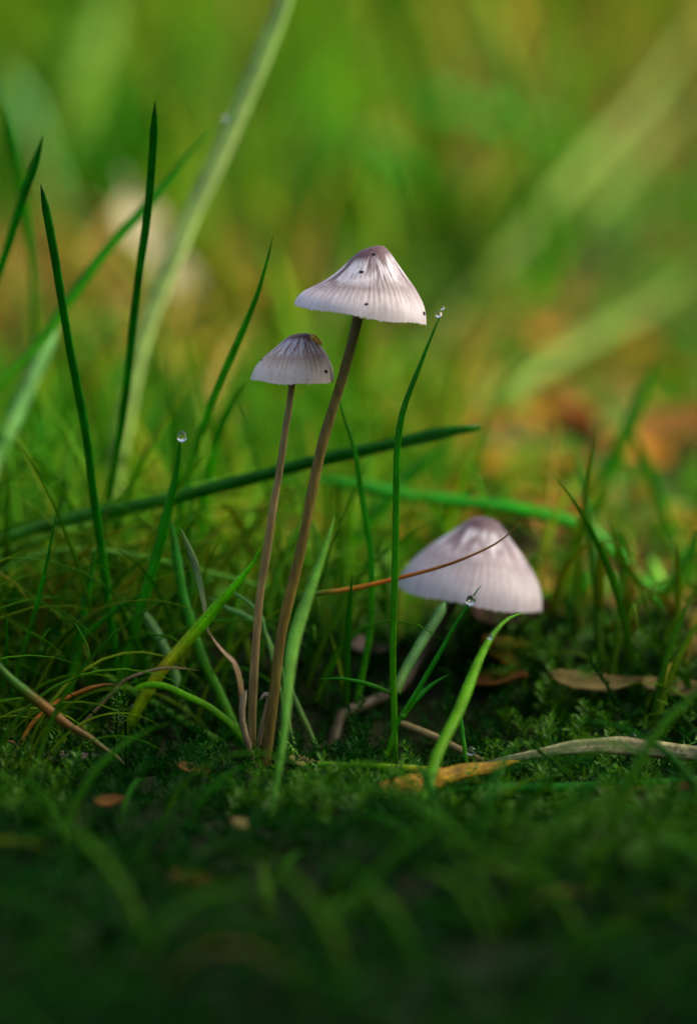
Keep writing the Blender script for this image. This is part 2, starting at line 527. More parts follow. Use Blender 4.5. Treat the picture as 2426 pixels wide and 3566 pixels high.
def curve_at(pts, d0, d1, n=26, ground=True):
    """pixel polyline (tip first) to a 3D curve; depth runs from d0 at the tip to d1 at the base (mm)"""
    L = [0]
    for a, b in zip(pts[:-1], pts[1:]):
        L.append(L[-1] + math.hypot(a[0] - b[0], a[1] - b[1]))
    P = [at(x, y, d0 + (d1 - d0) * (l / L[-1])) for (x, y), l in zip(pts, L)]
    if ground:
        e = P[-1]
        g = G(e.x, e.y)
        if e.z > g - 0.002:
            d = (P[-1] - P[-2]).normalized()
            s = max(0.25, -d.z)
            hgt = e.z - g + 0.003
            P.append(Vector((e.x + d.x / s * hgt * 0.9, e.y + d.y / s * hgt * 0.9, g - 0.003)))
    return spline([tuple(p) for p in P], n)


def blade(label, mat, wpx, d0, d1, pts, group=None, name='grass_leaf', cat='grass blade', parent=None, ground=True, n=26, **kw):
    if 14 < d0 < 150: d0 *= 0.82
    if 14 < d1 < 150: d1 *= 0.82
    C = curve_at(pts, d0, d1, n, ground)
    V, F, A = blade_geo(C, px(wpx * 1.15, (d0 + d1) / 2) * 0.5, **kw)
    o = mesh(name, V, F, M[mat], parent=parent, origin=tuple(C[-1]), attrs=A)
    if parent is None:
        tag(o, label, cat, group)
    return o


def tube_geo(C, rad, ns=14):
    n = len(C)
    T = frames(C)
    V, t_, F = [], [], []
    up = Vector((0.1, -1, 0.05))
    for i in range(n):
        T_ = Vector(T[i])
        a = T_.cross(up).normalized()
        b = T_.cross(a).normalized()
        r = rad(i / (n - 1))
        for k in range(ns):
            f = 2 * math.pi * k / ns
            V.append(Vector(C[i]) + (a * math.cos(f) + b * math.sin(f)) * r)
            t_.append(i / (n - 1))
    for i in range(n - 1):
        for k in range(ns):
            p, q = i * ns + k, i * ns + (k + 1) % ns
            F.append((p, q, q + ns, p + ns))
    F.append(tuple(range(ns - 1, -1, -1)))
    F.append(tuple((n - 1) * ns + k for k in range(ns)))
    return V, F, {'t': ('FLOAT', t_), 'u': ('FLOAT', [0] * len(V))}


# ------------------------------------------------------------------ mushrooms
def pchip(xs, ys, x):
    return float(np.interp(x, xs, ys))


def mushroom(label, centre, Rr, tilt, back, prof, apex_shift, bump, nstri, stem_pts, stem_d, stem_w, mats, seed):
    """centre: middle of the cap's rim; tilt: lean to the right in the picture; back: lean away"""
    xs, ys = zip(*prof)
    # smooth the profile by dense sampling and averaging
    dx = np.linspace(0, 1, 201)
    dy = np.interp(dx, xs, ys)
    for _ in range(3):
        dy[1:-8] = np.convolve(np.r_[dy[0], dy, dy[-1]], np.ones(9) / 9, 'same')[1:-1][1:-8]
    C = curve_at(stem_pts, stem_d[0], stem_d[1], 40, True)
    root = empty('mushroom', tuple(C[-1]))
    tag(root, label, 'mushroom')
    Mx = Matrix.Rotation(-back, 3, 'X') @ Matrix.Rotation(tilt, 3, 'Y')
    na, nr = 8 * nstri, 44
    V, F, rad_, st_, an_ = [], [], [], [], []
    rr = [0.0] + [((i / nr) ** 0.85) for i in range(1, nr + 1)]

    def point(r, f, off=0.0):
        wob = 1 + 0.022 * math.sin(2 * f + seed) + 0.016 * math.sin(3 * f + seed * 2.3) + 0.008 * math.sin(7 * f + seed)
        ri = smooth(0.45, 0.75, r)
        ridge = 0.0016 * ri * math.sin(nstri * f)
        edge = smooth(0.93, 1.0, r)
        h = float(np.interp(r, dx, dy)) + bump * math.cos(f) * 4 * r * (1 - r)
        h += ridge - edge * (0.013 * (0.5 + 0.5 * math.sin(nstri * f * 1.0)) * (1 + 1.8 * mnoise.noise(Vector((f * 9, seed, 0)))) + 0.014 * math.sin(5 * f + seed) + 0.012 * mnoise.noise(Vector((f * 3, seed * 3, 1))))
        q = r * wob * (1 + ridge * 0.4)
        h -= off
        return Vector((q * math.cos(f) + apex_shift * h, q * math.sin(f), h)) * Rr
    for k, r in enumerate(rr):
        for j in range(na if k else 1):
            f = 2 * math.pi * j / na
            V.append(Vector(centre) + Mx @ point(r, f))
            rad_.append(r)
            st_.append((math.cos(f), math.sin(f), r))
            an_.append(nstri * f + 2.4 * mnoise.noise(Vector((4 * math.cos(f), 4 * math.sin(f), seed + 2 * r))))
    base = lambda k: 1 + (k - 1) * na
    for j in range(na):
        F.append((0, base(1) + j, base(1) + (j + 1) % na))
    for k in range(1, nr):
        for j in range(na):
            a, b = base(k) + j, base(k) + (j + 1) % na
            F.append((a, base(k + 1) + j, base(k + 1) + (j + 1) % na, b))
    # inner surface, a wall's thickness below (its own ring at the rim keeps the edge crisp)
    prev = len(V)
    for j in range(na):
        V.append(V[base(nr) + j].copy())
        rad_.append(1.0); st_.append(st_[base(nr) + j]); an_.append(0)
    inner = [0.985, 0.93, 0.75, 0.55, 0.35, 0.12]
    for r in inner:
        s = len(V)
        for j in range(na):
            f = 2 * math.pi * j / na
            V.append(Vector(centre) + Mx @ point(r, f, 0.012 + 0.9 * min(0.06, 1 - r)))
            rad_.append(1.0)
            st_.append((math.cos(f), math.sin(f), r))
            an_.append(0)
        for j in range(na):
            F.append((prev + j, s + j, s + (j + 1) % na, prev + (j + 1) % na))
        prev = s
    F.append(tuple(prev + j for j in range(na)))
    cap = mesh('cap', V, F, mats[0], parent=root, attrs={'rad': ('FLOAT', rad_), 'streak': ('FLOAT_VECTOR', st_), 'ang': ('FLOAT', an_)})
    # gills: thin radial plates under the cap
    GV, GF = [], []
    for g in range(nstri):
        f = 2 * math.pi * (g + 0.5) / nstri
        s = len(GV)
        for r in (0.95, 0.8, 0.6, 0.4, 0.2):
            for sgn in (-1, 1):
                df = sgn * 0.012 / r
                top = point(r, f + df, 0.10)
                low = point(r, f + df, 0.10 + 0.16 * math.sin(math.pi * min(1, (1.0 - r) * 1.3 + 0.05)))
                GV += [Vector(centre) + Mx @ top, Vector(centre) + Mx @ low]
        for i in range(4):
            a = s + i * 4
            GF += [(a, a + 1, a + 5, a + 4), (a + 2, a + 6, a + 7, a + 3), (a + 1, a + 3, a + 7, a + 5)]
    gl = mesh('gill_layer', GV, GF, M['gill'], parent=root, smooth_sh=False)
    gl['kind'] = 'stuff'
    # stem, its top run up inside the cap
    topc = Vector(centre) + Mx @ Vector((apex_shift * 0.6 * Rr, 0, 0.6 * Rr))
    C2 = np.vstack([np.array(topc), C])
    C2 = spline([tuple(c) for c in C2[::2]] + [tuple(C2[-1])], 70)
    V, F, A = tube_geo(C2, lambda t: px(stem_w[0] + (stem_w[1] - stem_w[0]) * smooth(0.05, 0.5, t)) * 0.5 * (1 + 0.04 * math.sin(t * 23 + seed) + 0.03 * math.sin(t * 57)), 18)
    mesh('stem', V, F, mats[1], parent=root, attrs=A)
    return root, cap, Mx, Vector(centre)


prof1 = [(0, 1.04), (.1, 1.03), (.18, 1.0), (.25, .935), (.32, .85), (.4, .75), (.5, .64), (.6, .54), (.7, .45), (.8, .355), (.9, .25), (.97, .13), (1, .0)]
prof2 = [(0, 1.10), (.1, 1.095), (.2, 1.08), (.29, 1.035), (.38, .95), (.5, .83), (.65, .68), (.78, .54), (.88, .39), (.95, .24), (1, .03)]
prof3 = [(0, 1.14), (.1, 1.13), (.18, 1.10), (.25, 1.04), (.32, .965), (.42, .86), (.55, .74), (.68, .61), (.8, .47), (.9, .32), (.97, .16), (1, .0)]
capm1 = cap_mat('lilac_cap', 1.3, [(0.135, 0.072, 0.080), (0.145, 0.080, 0.085)], (0.165, 0.098, 0.090), (0.72, 0.665, 0.645))
capm2 = cap_mat('rosy_cap', 4.1, [(0.21, 0.082, 0.068), (0.22, 0.092, 0.072)], (0.34, 0.190, 0.115), (0.80, 0.69, 0.58), 0.42, 0.55)
capm3 = cap_mat('grey_lilac_cap', 7.7, [(0.13, 0.072, 0.085), (0.14, 0.082, 0.092)], (0.26, 0.19, 0.20), (0.62, 0.57, 0.58), 0.43, 0.13)
stemm1 = stem_mat('brown_stem', (0.245, 0.232, 0.075), (0.235, 0.200, 0.040), (0.16, 0.140, 0.028))
stemm2 = stem_mat('pale_brown_stem', (0.31, 0.295, 0.12), (0.37, 0.315, 0.135), (0.31, 0.255, 0.10))
stemm3 = stem_mat('grey_stem', (0.11, 0.105, 0.065), (0.070, 0.064, 0.04), (0.06, 0.060, 0.02))

mu1 = mushroom('tallest mushroom, its wide conical lilac cap flecked white on a leaning brown stem',
               at(816, 711, 5), px(149), R(8.5), R(3.5), prof1, 0.03, 0.115, 60,
               [(817, 700), (800, 770), (776, 860), (751, 940), (731, 1010), (713, 1090), (698, 1170), (684, 1240), (669, 1305), (653, 1370), (639, 1435), (630, 1500), (623, 1567), (610, 1666), (601, 1758)],
               (5, 0), (23, 24), (capm1, stemm1), 1.3)
mu2 = mushroom('smaller rosy-capped bell mushroom on a thin pale stem, a yellow insect on its cap',
               at(664, 862, 6), px(97), R(1.5), R(0.0), prof2, 0.12, 0.05, 46,
               [(662, 872), (655, 930), (648, 970), (634, 1070), (619, 1155), (606, 1248), (591, 1340), (583, 1430), (574, 1567), (571.5, 1666), (570, 1758)],
               (6, 1), (15.5, 19), (capm2, stemm2), 4.4)
mu3 = mushroom('low mushroom with steep grey-lilac conical cap on a kinked grey stem',
               at(1066, 1357, 31), px(165, 31), R(10), R(3.0), prof3, 0.02, 0.0, 50,
               [(1030, 1368), (1004, 1410), (974, 1455), (940, 1510), (908, 1560), (850, 1590), (795, 1612), (775, 1622), (765, 1650), (752, 1700), (742, 1735)],
               (31, 8), (19, 27), (capm3, stemm3), 7.1)


def hit_cap(mu, x, y):
    """point and normal of a cap's surface along the viewing ray"""
    cap = mu[1]
    dep = bpy.context.evaluated_depsgraph_get()
    bpy.context.view_layer.update()
    mw = cap.matrix_world
    vs_ = [mw @ v.co for v in cap.data.vertices]
    bvh = BVHTree.FromPolygons(vs_, [tuple(p.vertices) for p in cap.data.polygons])
    p, nrm, _, _ = bvh.ray_cast(CAM, ray(x, y))
    if p is None:
        p, nrm, _, _ = bvh.find_nearest(at(x, y, 5))
    if nrm.dot(CAM - p) < 0: nrm = -nrm
    return p, nrm


def blob(name, c, r, mat, parent=None, sq=(1, 1, 1), nrm=None, seg=10, lump=0.12, smooth_sh=True):
    """a slightly lumpy rounded grain"""
    V, F = [], []
    q = Vector(nrm).to_track_quat('Z', 'Y').to_matrix() if nrm is not None else Matrix.Identity(3)
    rings = seg // 2
    s0 = random.random() * 50
    for i in range(rings + 1):
        th = math.pi * i / rings
        for j in range(seg):
            ph = 2 * math.pi * j / seg
            d = Vector((math.sin(th) * math.cos(ph), math.sin(th) * math.sin(ph), math.cos(th)))
            k = 1 + lump * mnoise.noise(d * 1.6 + Vector((s0, 0, 0)))
            V.append(Vector(c) + q @ Vector((d.x * sq[0], d.y * sq[1], d.z * sq[2])) * r * k)
    for i in range(rings):
        for j in range(seg):
            F.append((i * seg + j, (i + 1) * seg + j, (i + 1) * seg + (j + 1) % seg, i * seg + (j + 1) % seg))
    me = mesh(name, V, F, mat, parent=parent, origin=tuple(c), smooth_sh=smooth_sh)
    return me


for mu, (x, y), r, sq, lab in (
        (mu1, (842, 566), 2.2, (1, 1, .8), 'tiny black speck on the summit edge of the tallest cap'),
        (mu1, (848, 577), 3.9, (1.1, .9, .8), 'black speck in a pit on the brown crown of the tallest cap'),
        (mu1, (820, 617), 4.2, (1.5, .9, .7), 'elongated black speck among the white flecks of the tallest cap'),
        (mu1, (831, 690), 3.4, (1.4, .9, .7), 'blue-black speck on the striped lower band of the tallest cap'),
        (mu1, (961, 711), 3.8, (.9, 1.3, .8), 'black speck on the rim end of the tallest cap facing the dewy blade'),
        (mu1, (676, 671), 2.0, (1, 1, .8), 'tiny dark speck on the raised rim end of the tallest cap'),
        (mu2, (591, 814), 2.6, (1, 1, .8), 'tiny dark speck on the bare shoulder of the rosy cap'),
        (mu2, (739, 843), 4.6, (1, 1, .8), 'large black speck on the rosy cap beside the brown stem')):
    p, nrm = hit_cap(mu, x, y)
    tag(blob('black_speck', p + nrm * px(r) * 0.25, px(r), M['speck'], sq=sq, nrm=nrm), lab, 'speck')

# yellow insect sitting on the shoulder of the second cap
p, nrm = hit_cap(mu2, 721, 770)
side = Vector((0.78, -0.1, -0.62)).normalized()
bug = empty('insect', p)
tag(bug, 'small plump yellow insect perched on the shoulder of the rosy mushroom cap', 'insect')
up = Vector((0.5, -0.3, 0.8)).normalized()
for k, (s, r, nm, m_) in enumerate(((-9, 7.6, 'abdomen', 'bug'), (0.5, 8.0, 'thorax', 'bug'), (9.5, 5.4, 'head', 'bug'))):
    blob(nm, p + side * px(s) + up * px(5.2 - k * 0.8), px(r), M[m_], parent=bug, sq=(0.9, 0.9, 1.2), nrm=side, lump=0.25)
for s in (-1, 1):
    blob('eye', p + side * px(11.5) + up * px(3.5) + Vector((0, -1, 0)) * px(2.2) * s, px(2.0), M['speck'], parent=bug)
for k in range(3):
    for s in (-1, 1):
        b0 = p + side * px(-4 + 4 * k) + up * px(1.5)
        b1 = b0 + Vector((0, -1, 0.2)) * px(7) * s + side * px(3 * (k - 1))
        b2 = b0 + Vector((0, -1, 0)) * px(9) * s - up * px(5) + side * px(4 * (k - 1))
        V, F, A = tube_geo(spline([tuple(b0), tuple(b1), tuple(b2)], 7), lambda t: px(1.1) * (1 - 0.4 * t), 6)
        mesh('leg', V, F, M['bug'], parent=bug, attrs=A)
for s in (-1, 1):
    b0 = p + side * px(11) + up * px(4)
    b1 = b0 + side * px(6) + Vector((0, -1, 0)) * px(2.5) * s + up * px(1)
    V, F, A = tube_geo(spline([tuple(b0), tuple((b0 + b1) / 2 + up * px(1.2)), tuple(b1)], 7), lambda t: px(1.0) * (1 - 0.3 * t), 6)
    mesh('antenna', V, F, M['speck'], parent=bug, attrs=A)

# ------------------------------------------------------------------ single grass blades that can be told apart
B = blade
B('tall dark green upright blade with blackish tip, crossing in front of the pale broad blade', 'dark', 16, 8, 55,
  [(352, 226), (349, 300), (342, 400), (332, 500), (318, 600), (303, 720), (292, 830), (280, 930), (268, 1010), (253, 1090), (240, 1160), (228, 1240)], tipk=0.08, roll=0.15)
B('dark green blade leaning from a pointed tip over the whole height of the grass clump', 'dark', 17, 4, 30,
  [(92, 416), (103, 470), (122, 570), (140, 680), (158, 790), (178, 890), (196, 990), (207, 1080), (220, 1180), (235, 1290), (248, 1390), (258, 1480), (262, 1550)], tipk=0.09, roll=0.15)
B('blurred dark olive blade leaning out past the pointed dark blade', 'dark', 18, 34, 60,
  [(98, 305), (78, 375), (50, 455), (24, 535), (-2, 615), (-30, 700), (-55, 800)], tipk=0.15, roll=0.3)
B('long blurred green blade running diagonally behind both tall dark blades', 'green', 21, 70, 60,
  [(500, 272), (440, 335), (380, 412), (318, 482), (250, 555), (192, 632), (150, 690), (95, 770), (35, 835), (-30, 900), (-80, 1000)], tipk=0.3, roll=0.2)
B('broad pale green blade slanting up past the top, tallest of all', 'pale_sunlit', 36, 100, 100,
  [(690, -110), (652, -20), (620, 62), (580, 162), (536, 268), (490, 370), (442, 470), (402, 568), (362, 660), (328, 750), (304, 840), (288, 920), (272, 1010), (258, 1110)], tipk=0.1, roll=0.15, thick=0.1)
B('slim green blade with a fine tip standing beside the small rosy mushroom', 'green', 14, 10, 62,
  [(621, 530), (603, 600), (578, 680), (547, 755), (518, 820), (490, 885), (466, 950), (446, 1010), (424, 1090), (405, 1180)], tipk=0.3, roll=0.4)
B('faint green blade behind the slim blade next to the rosy mushroom', 'green', 15, 45, 70,
  [(560, 862), (532, 905), (505, 960), (485, 1020), (470, 1100), (455, 1200)], tipk=0.3)
B('blurred pale blade with whitish bent top behind the pointed dark blade', 'glaucous', 34, 85, 70,
  [(132, 738), (104, 782), (78, 845), (52, 905), (20, 975), (-12, 1045), (-40, 1120)], tipk=0.1)
B('long dark green blade lying across behind both stems, its blunt end in the open', 'cross', 28, 40, 42,
  [(1088, 970), (1000, 985), (900, 1008), (800, 1030), (700, 1053), (600, 1080), (500, 1105), (400, 1130), (300, 1152), (200, 1172), (100, 1198), (0, 1232), (-60, 1262), (-120, 1330)], tipk=0.06, blunt=0.55, roll=-0.4, thick=0.06, fold=0.35, wav=0.12)
B('pale streaked blade lying just below the long dark crosswise blade', 'pale', 24, 60, 48,
  [(640, 1075), (540, 1085), (440, 1112), (330, 1148), (220, 1190), (120, 1215), (0, 1262), (-80, 1300)], tipk=0.3, roll=-0.5)
B('blurred dark blade lying low behind the cap of the low mushroom', 'dark', 30, 75, 80,
  [(690, 1085), (760, 1092), (860, 1108), (960, 1126), (1060, 1138), (1160, 1150), (1260, 1172), (1340, 1200), (1400, 1260)], tipk=0.2, roll=-0.5)
B('blurred thin blade running up between the tall stem and the dewy upright blade', 'green', 15, 22, 20,
  [(762, 880), (780, 945), (802, 1015), (815, 1090), (828, 1180), (840, 1260), (842, 1340), (838, 1430), (825, 1510), (808, 1590)], tipk=0.4, roll=0.5)
B('soft pale green blade standing in front of the foot of the brown stem', 'pale', 26, -12, -36,
  [(758, 1172), (744, 1222), (722, 1288), (702, 1342), (682, 1400), (666, 1452), (656, 1512), (650, 1580), (646, 1640), (638, 1705), (626, 1785)], tipk=0.35, roll=0.25, basek=0.75)
B('bright lime blade turning yellow, leaning towards the small mushroom stem', 'limeyel', 24, -3, 11,
  [(590, 1243), (574, 1277), (546, 1312), (514, 1348), (476, 1395), (440, 1436), (402, 1478), (370, 1516), (340, 1560), (312, 1608), (296, 1645)], tipk=0.4, roll=0.2)
B('withering blade, green above and twisted brown below, behind the lime blade', 'twist', 17, 8, 6,
  [(408, 1196), (426, 1240), (444, 1290), (455, 1340), (463, 1382), (469, 1422), (486, 1456), (510, 1486), (531, 1508), (545, 1560), (549, 1625)], tipk=0.15, twist=3.2, basek=0.3)
B('soft green blade bending down beside the withering twisted blade', 'green', 19, 26, 16,
  [(388, 1178), (396, 1232), (406, 1300), (416, 1358), (430, 1402), (441, 1442), (462, 1500), (498, 1575)], tipk=0.2)
B('green blade tipped with a dewdrop, standing behind the lime blade', 'green', 22, 12, 22,
  [(410, 985), (405, 1032), (396, 1092), (381, 1152), (365, 1222), (346, 1290), (326, 1352), (305, 1422), (286, 1500), (274, 1550)], tipk=0.35, roll=0.3)
B('short thin sharp green blade standing alone by the dark pointed blade', 'green', 10, 3, 14,
  [(133, 1148), (121, 1200), (111, 1252), (98, 1310), (81, 1380), (66, 1432), (48, 1492)], tipk=0.5, roll=0.4)
B('very short green blade tip poking up from the moss', 'green', 7, 4, 14, [(11, 1375), (15, 1425), (14, 1472), (10, 1530)], tipk=0.5)
sh = empty('grass_shoot', at(150, 1592, 22))
tag(sh, 'forked green grass shoot with one upright and one side leaf in the clump', 'grass shoot')
B(None, 'green', 18, 22, 22, [(218, 1240), (206, 1310), (190, 1390), (180, 1450), (166, 1520), (150, 1592)], name='leaf', parent=sh, tipk=0.3)
B(None, 'green', 13, 16, 22, [(326, 1347), (298, 1362), (260, 1386), (222, 1418), (186, 1452), (176, 1480)], name='leaf', parent=sh, tipk=0.5, ground=False)
B('whitish dry blade arching flat over the dark gap in the grass clump', 'pale', 10, 42, 38,
  [(720, 1347), (650, 1345), (560, 1322), (480, 1302), (400, 1282), (340, 1268), (270, 1254), (200, 1247), (120, 1251), (60, 1268), (0, 1300), (-40, 1340)], tipk=0.1)
B('thin bluish blade arching down to the small mushroom stem', 'glaucous', 7, 14, 10, [(500, 1332), (535, 1348), (568, 1372), (592, 1400), (606, 1450)], tipk=0.3)
B('thin glaucous blade beneath the bluish arching blade', 'glaucous', 11, 22, 16, [(470, 1352), (510, 1378), (555, 1398), (592, 1424), (620, 1480)], tipk=0.3)
B('pale bluish blade sloping down between the two green clump blades', 'glaucous', 19, 30, 24, [(318, 1378), (346, 1422), (372, 1470), (392, 1520), (408, 1575)], tipk=0.15)
B('dull grey-green blade lying aslant behind the forked shoot', 'pale', 14, 42, 26, [(-20, 1450), (60, 1466), (130, 1485), (200, 1515), (262, 1548)], tipk=0.2)
B('thin whitish stalk arching over the moss under the lime blade', 'straw', 7, 4, 4, [(455, 1522), (410, 1517), (370, 1517), (325, 1527), (284, 1544), (262, 1565)], tipk=0.4)
B('small orange dead blade curling over the moss cushion', 'orange', 9, 2, -4, [(268, 1556), (240, 1554), (205, 1562), (165, 1578), (120, 1600), (75, 1640), (45, 1690)], tipk=0.3)
B('glossy green blade arching over the moss to the foot of the small stem', 'bright', 14, 4, 0, [(292, 1570), (330, 1556), (372, 1558), (420, 1578), (470, 1603), (520, 1640), (556, 1682), (574, 1708)], tipk=0.1)
B('broad green blade browning to orange, sloping down onto the moss', 'grn_or', 22, -14, -14, [(285, 1735), (262, 1712), (232, 1692), (196, 1668), (148, 1640), (100, 1602), (50, 1560), (0, 1512), (-40, 1470), (-80, 1420)], tipk=0.5, ground=False, fold=0.5, wav=0.2, roll=0.5)
B('orange-brown thin dead stalk crossing in front of the low mushroom cap', 'orange', 10, 5, 9,
  [(1186, 1171), (1170, 1196), (1132, 1229), (1080, 1256), (1020, 1280), (960, 1298), (900, 1313), (850, 1325), (800, 1336), (760, 1342), (716, 1348), (670, 1365)], tipk=0.7, ground=False)
sh = empty('grass_shoot', at(892, 1585, 2))
tag(sh, 'upright dewy grass shoot between the stems and the low mushroom', 'grass shoot')
B(None, 'green', 14, 1, 2, [(1003, 705), (985, 748), (960, 810), (936, 870), (914, 930), (903, 990), (899, 1060), (898, 1140), (897, 1230), (895, 1320), (892, 1410), (890, 1500), (892, 1590)], name='leaf', parent=sh, tipk=0.35, roll=0.3)
gl = B(None, 'glaucous', 22, 12, 3, [(1010, 1366), (988, 1408), (960, 1452), (930, 1502), (910, 1540), (897, 1572)], name='leaf', parent=sh, tipk=0.08, ground=False)
gl['label'] = 'broad bluish-green side leaf'
B(None, 'green', 9, 3, 2, [(720, 1542), (770, 1540), (815, 1548), (855, 1560), (892, 1576)], name='leaf', parent=sh, tipk=0.5, ground=False)
sh = empty('grass_shoot', at(872, 1730, -3))
tag(sh, 'thin grass shoot with a large dewdrop near its tip, overlapping the low cap', 'grass shoot')
B(None, 'green', 11, -4, -2, [(1095, 1324), (1074, 1352), (1050, 1390), (1025, 1430), (1000, 1476), (970, 1526), (945, 1570), (920, 1610), (900, 1645), (885, 1688), (873, 1730)], name='leaf', parent=sh, tipk=0.4, roll=0.4)
B(None, 'dark', 15, 2, -3, [(1018, 1531), (986, 1550), (956, 1574), (930, 1600), (910, 1630)], name='leaf', parent=sh, tipk=0.6, ground=False)
B('bright green blade bending over at the top below the low mushroom cap', 'bright', 24, -5, -34,
  [(1186, 1391), (1152, 1404), (1121, 1436), (1096, 1478), (1076, 1522), (1056, 1572), (1036, 1622), (1010, 1672), (988, 1722), (972, 1780), (963, 1830), (957, 1880)], tipk=0.4, roll=0.2)
B('short green blade with a dewdrop at its foot behind the bright bending blade', 'green', 9, -2, -4, [(1044, 1612), (1046, 1640), (1050, 1675), (1056, 1715)], tipk=0.3)
B('pale brown dry stalk sloping behind the bright bending blade', 'straw', 14, 10, 6, [(885, 1632), (930, 1650), (975, 1668), (1020, 1690)], tipk=0.2)
B('yellowish flat blade lying in front of the kinked grey stem', 'limeyel', 13, -9, -14, [(655, 1745), (720, 1737), (800, 1738), (900, 1742), (965, 1747), (1020, 1756)], tipk=0.2)
B('yellow-green blade slanting down to the foot of the brown stem', 'limeyel', 15, -2, -4, [(632, 1660), (652, 1695), (675, 1722), (695, 1745)], tipk=0.2)
B('broad dark green blade lying flat below the dry twisted leaf', 'dark', 26, -22, -20, [(985, 1802), (1060, 1792), (1150, 1788), (1250, 1786), (1400, 1782), (1500, 1778), (1640, 1772)], tipk=0.3, ground=False, roll=-0.6)
B('blurred green blade rising behind the low mushroom, leaning over brown litter', 'green', 20, 60, 70, [(1260, 1545), (1240, 1600), (1215, 1640), (1190, 1690)], tipk=0.3)
B('pale arched dry stalk over the brown litter beyond the low mushroom', 'straw', 20, 95, 85, [(1581, 1392), (1520, 1400), (1460, 1425), (1400, 1450), (1360, 1490)], tipk=0.2)
B('dull brown stalk arching over the litter below the pale arched one', 'stub', 20, 75, 70, [(1560, 1530), (1490, 1470), (1420, 1462), (1330, 1480), (1250, 1510), (1160, 1570)], tipk=0.3)
B('whitish curled blade showing under the rim of the low mushroom', 'far', 14, 52, 60, [(1118, 1402), (1148, 1390), (1185, 1400), (1215, 1430), (1238, 1470), (1250, 1510)], tipk=0.2)
for (lab, mat, wd, d0, d1, pts) in (
        ('blurred upright bright blade beside the low mushroom, standing in litter', 'green', 44, 75, 80, [(1335, 1290), (1310, 1350), (1290, 1410), (1285, 1470), (1280, 1540)]),
        ('blurred pale blade with whitish middle at the edge of the litter', 'pale', 34, 95, 90, [(1475, 1260), (1490, 1330), (1510, 1400), (1530, 1480)]),
        ('tall soft blade leaning over the rust-coloured leaves', 'green', 30, 130, 140, [(1490, 800), (1462, 880), (1430, 960), (1395, 1040), (1360, 1110), (1330, 1200), (1310, 1290)]),
        ('thin dark blade crossing the tall soft blade by the rust-coloured leaves', 'dark', 20, 110, 130, [(1420, 950), (1450, 1020), (1480, 1090), (1510, 1170), (1540, 1260)]),
        ('soft upright blade behind the whitish-middled blade', 'green', 26, 105, 110, [(1420, 1190), (1415, 1260), (1405, 1340), (1395, 1430)]),
        ('leaning green blade crossing the corner of the litter patch', 'green', 30, 90, 95, [(1600, 1190), (1560, 1270), (1510, 1340), (1450, 1400), (1400, 1470)]),
        ('dark mossy blade slanting across the brown litter', 'dark', 30, 50, 45, [(1330, 1490), (1370, 1545), (1410, 1600), (1450, 1650)]),
        ('broad very pale blade fallen slantwise behind the dewy upright shoot', 'far', 40, 360, 200, [(1600, 590), (1480, 690), (1340, 770), (1200, 850), (1060, 930), (930, 1000), (820, 1060)]),
        ('pale yellow-green blade leaning far behind the tallest cap', 'far', 32, 470, 330, [(1620, -20), (1540, 110), (1450, 240), (1340, 350), (1240, 470), (1130, 600), (1040, 700)]),
        ('thin faded blade slanting beside the pale yellow-green far blade', 'far', 26, 520, 380, [(1660, 120), (1560, 230), (1450, 350), (1350, 470), (1250, 600), (1170, 710)]),
        ('thin faded blade just under the very pale fallen blade', 'far', 26, 400, 240, [(1640, 700), (1520, 770), (1390, 850), (1260, 920), (1130, 990), (1010, 1060)]),
        ('faded blade slanting in the lawn above the rosy cap', 'far', 24, 420, 300, [(900, 480), (840, 560), (780, 650), (720, 750), (660, 850)]),
        ('broad soft blade arching far behind above the tallest cap', 'green', 62, 560, 600, [(820, 250), (930, 240), (1060, 265), (1200, 300), (1330, 350), (1460, 430), (1560, 540)]),
        ('broad pale band of blade far behind the diagonal green blade', 'soft', 84, 520, 480, [(260, -60), (225, 40), (190, 140), (160, 240), (125, 350), (80, 470), (40, 600)]),
        ('bluish pale blade far behind the leaning olive blade', 'glaucous', 60, 420, 420, [(0, 150), (30, 220), (60, 300), (95, 390), (130, 490), (160, 600)]),
        ('thin dark stalk far behind at the foot of the bluish pale blade', 'dark', 18, 80, 100, [(-5, 180), (10, 250), (25, 320), (42, 400), (60, 500), (75, 640), (80, 800)]),
        ('soft lime blade in the sunlit grass behind the tallest cap', 'bright', 50, 380, 400, [(1290, 520), (1230, 610), (1180, 690), (1130, 780), (1080, 880)]),
        ('soft yellow-green blade behind the gap between both upright mushrooms', 'bright', 44, 300, 320, [(930, 760), (900, 860), (880, 960), (870, 1060)]),
        ('soft dark blade far behind above the tallest cap', 'dark', 60, 420, 440, [(720, 380), (790, 330), (860, 350), (930, 420), (980, 520)]),
        ('slender soft blade leaning behind the dark crosswise blade', 'green', 24, 85, 85, [(1010, 1010), (960, 1050), (900, 1110), (840, 1180), (790, 1250), (740, 1330)]),
        ('soft green blade leaning low behind the pointed dark blade', 'green', 26, 150, 150, [(250, 930), (215, 1000), (160, 1060), (90, 1120), (30, 1170)]),
        ):
    B(lab, mat, wd, d0, d1, pts, tipk=0.25, roll=0.2, basek=0.6)

# husks round the mushroom feet
for pts, d, wd, lab in (([(560, 1566), (552, 1590), (549, 1625), (556, 1665), (566, 1700)], -1, 13, 'pale papery husk clasping the foot of the small mushroom stem'),
                        ([(590, 1590), (600, 1578), (610, 1582), (604, 1610), (594, 1650), (586, 1690)], 1, 11, 'brown papery husk between the feet of the two tall stems')):
    B(lab, 'husk', wd, d, d, pts, name='husk', cat='husk', tipk=0.2, fold=0.6)

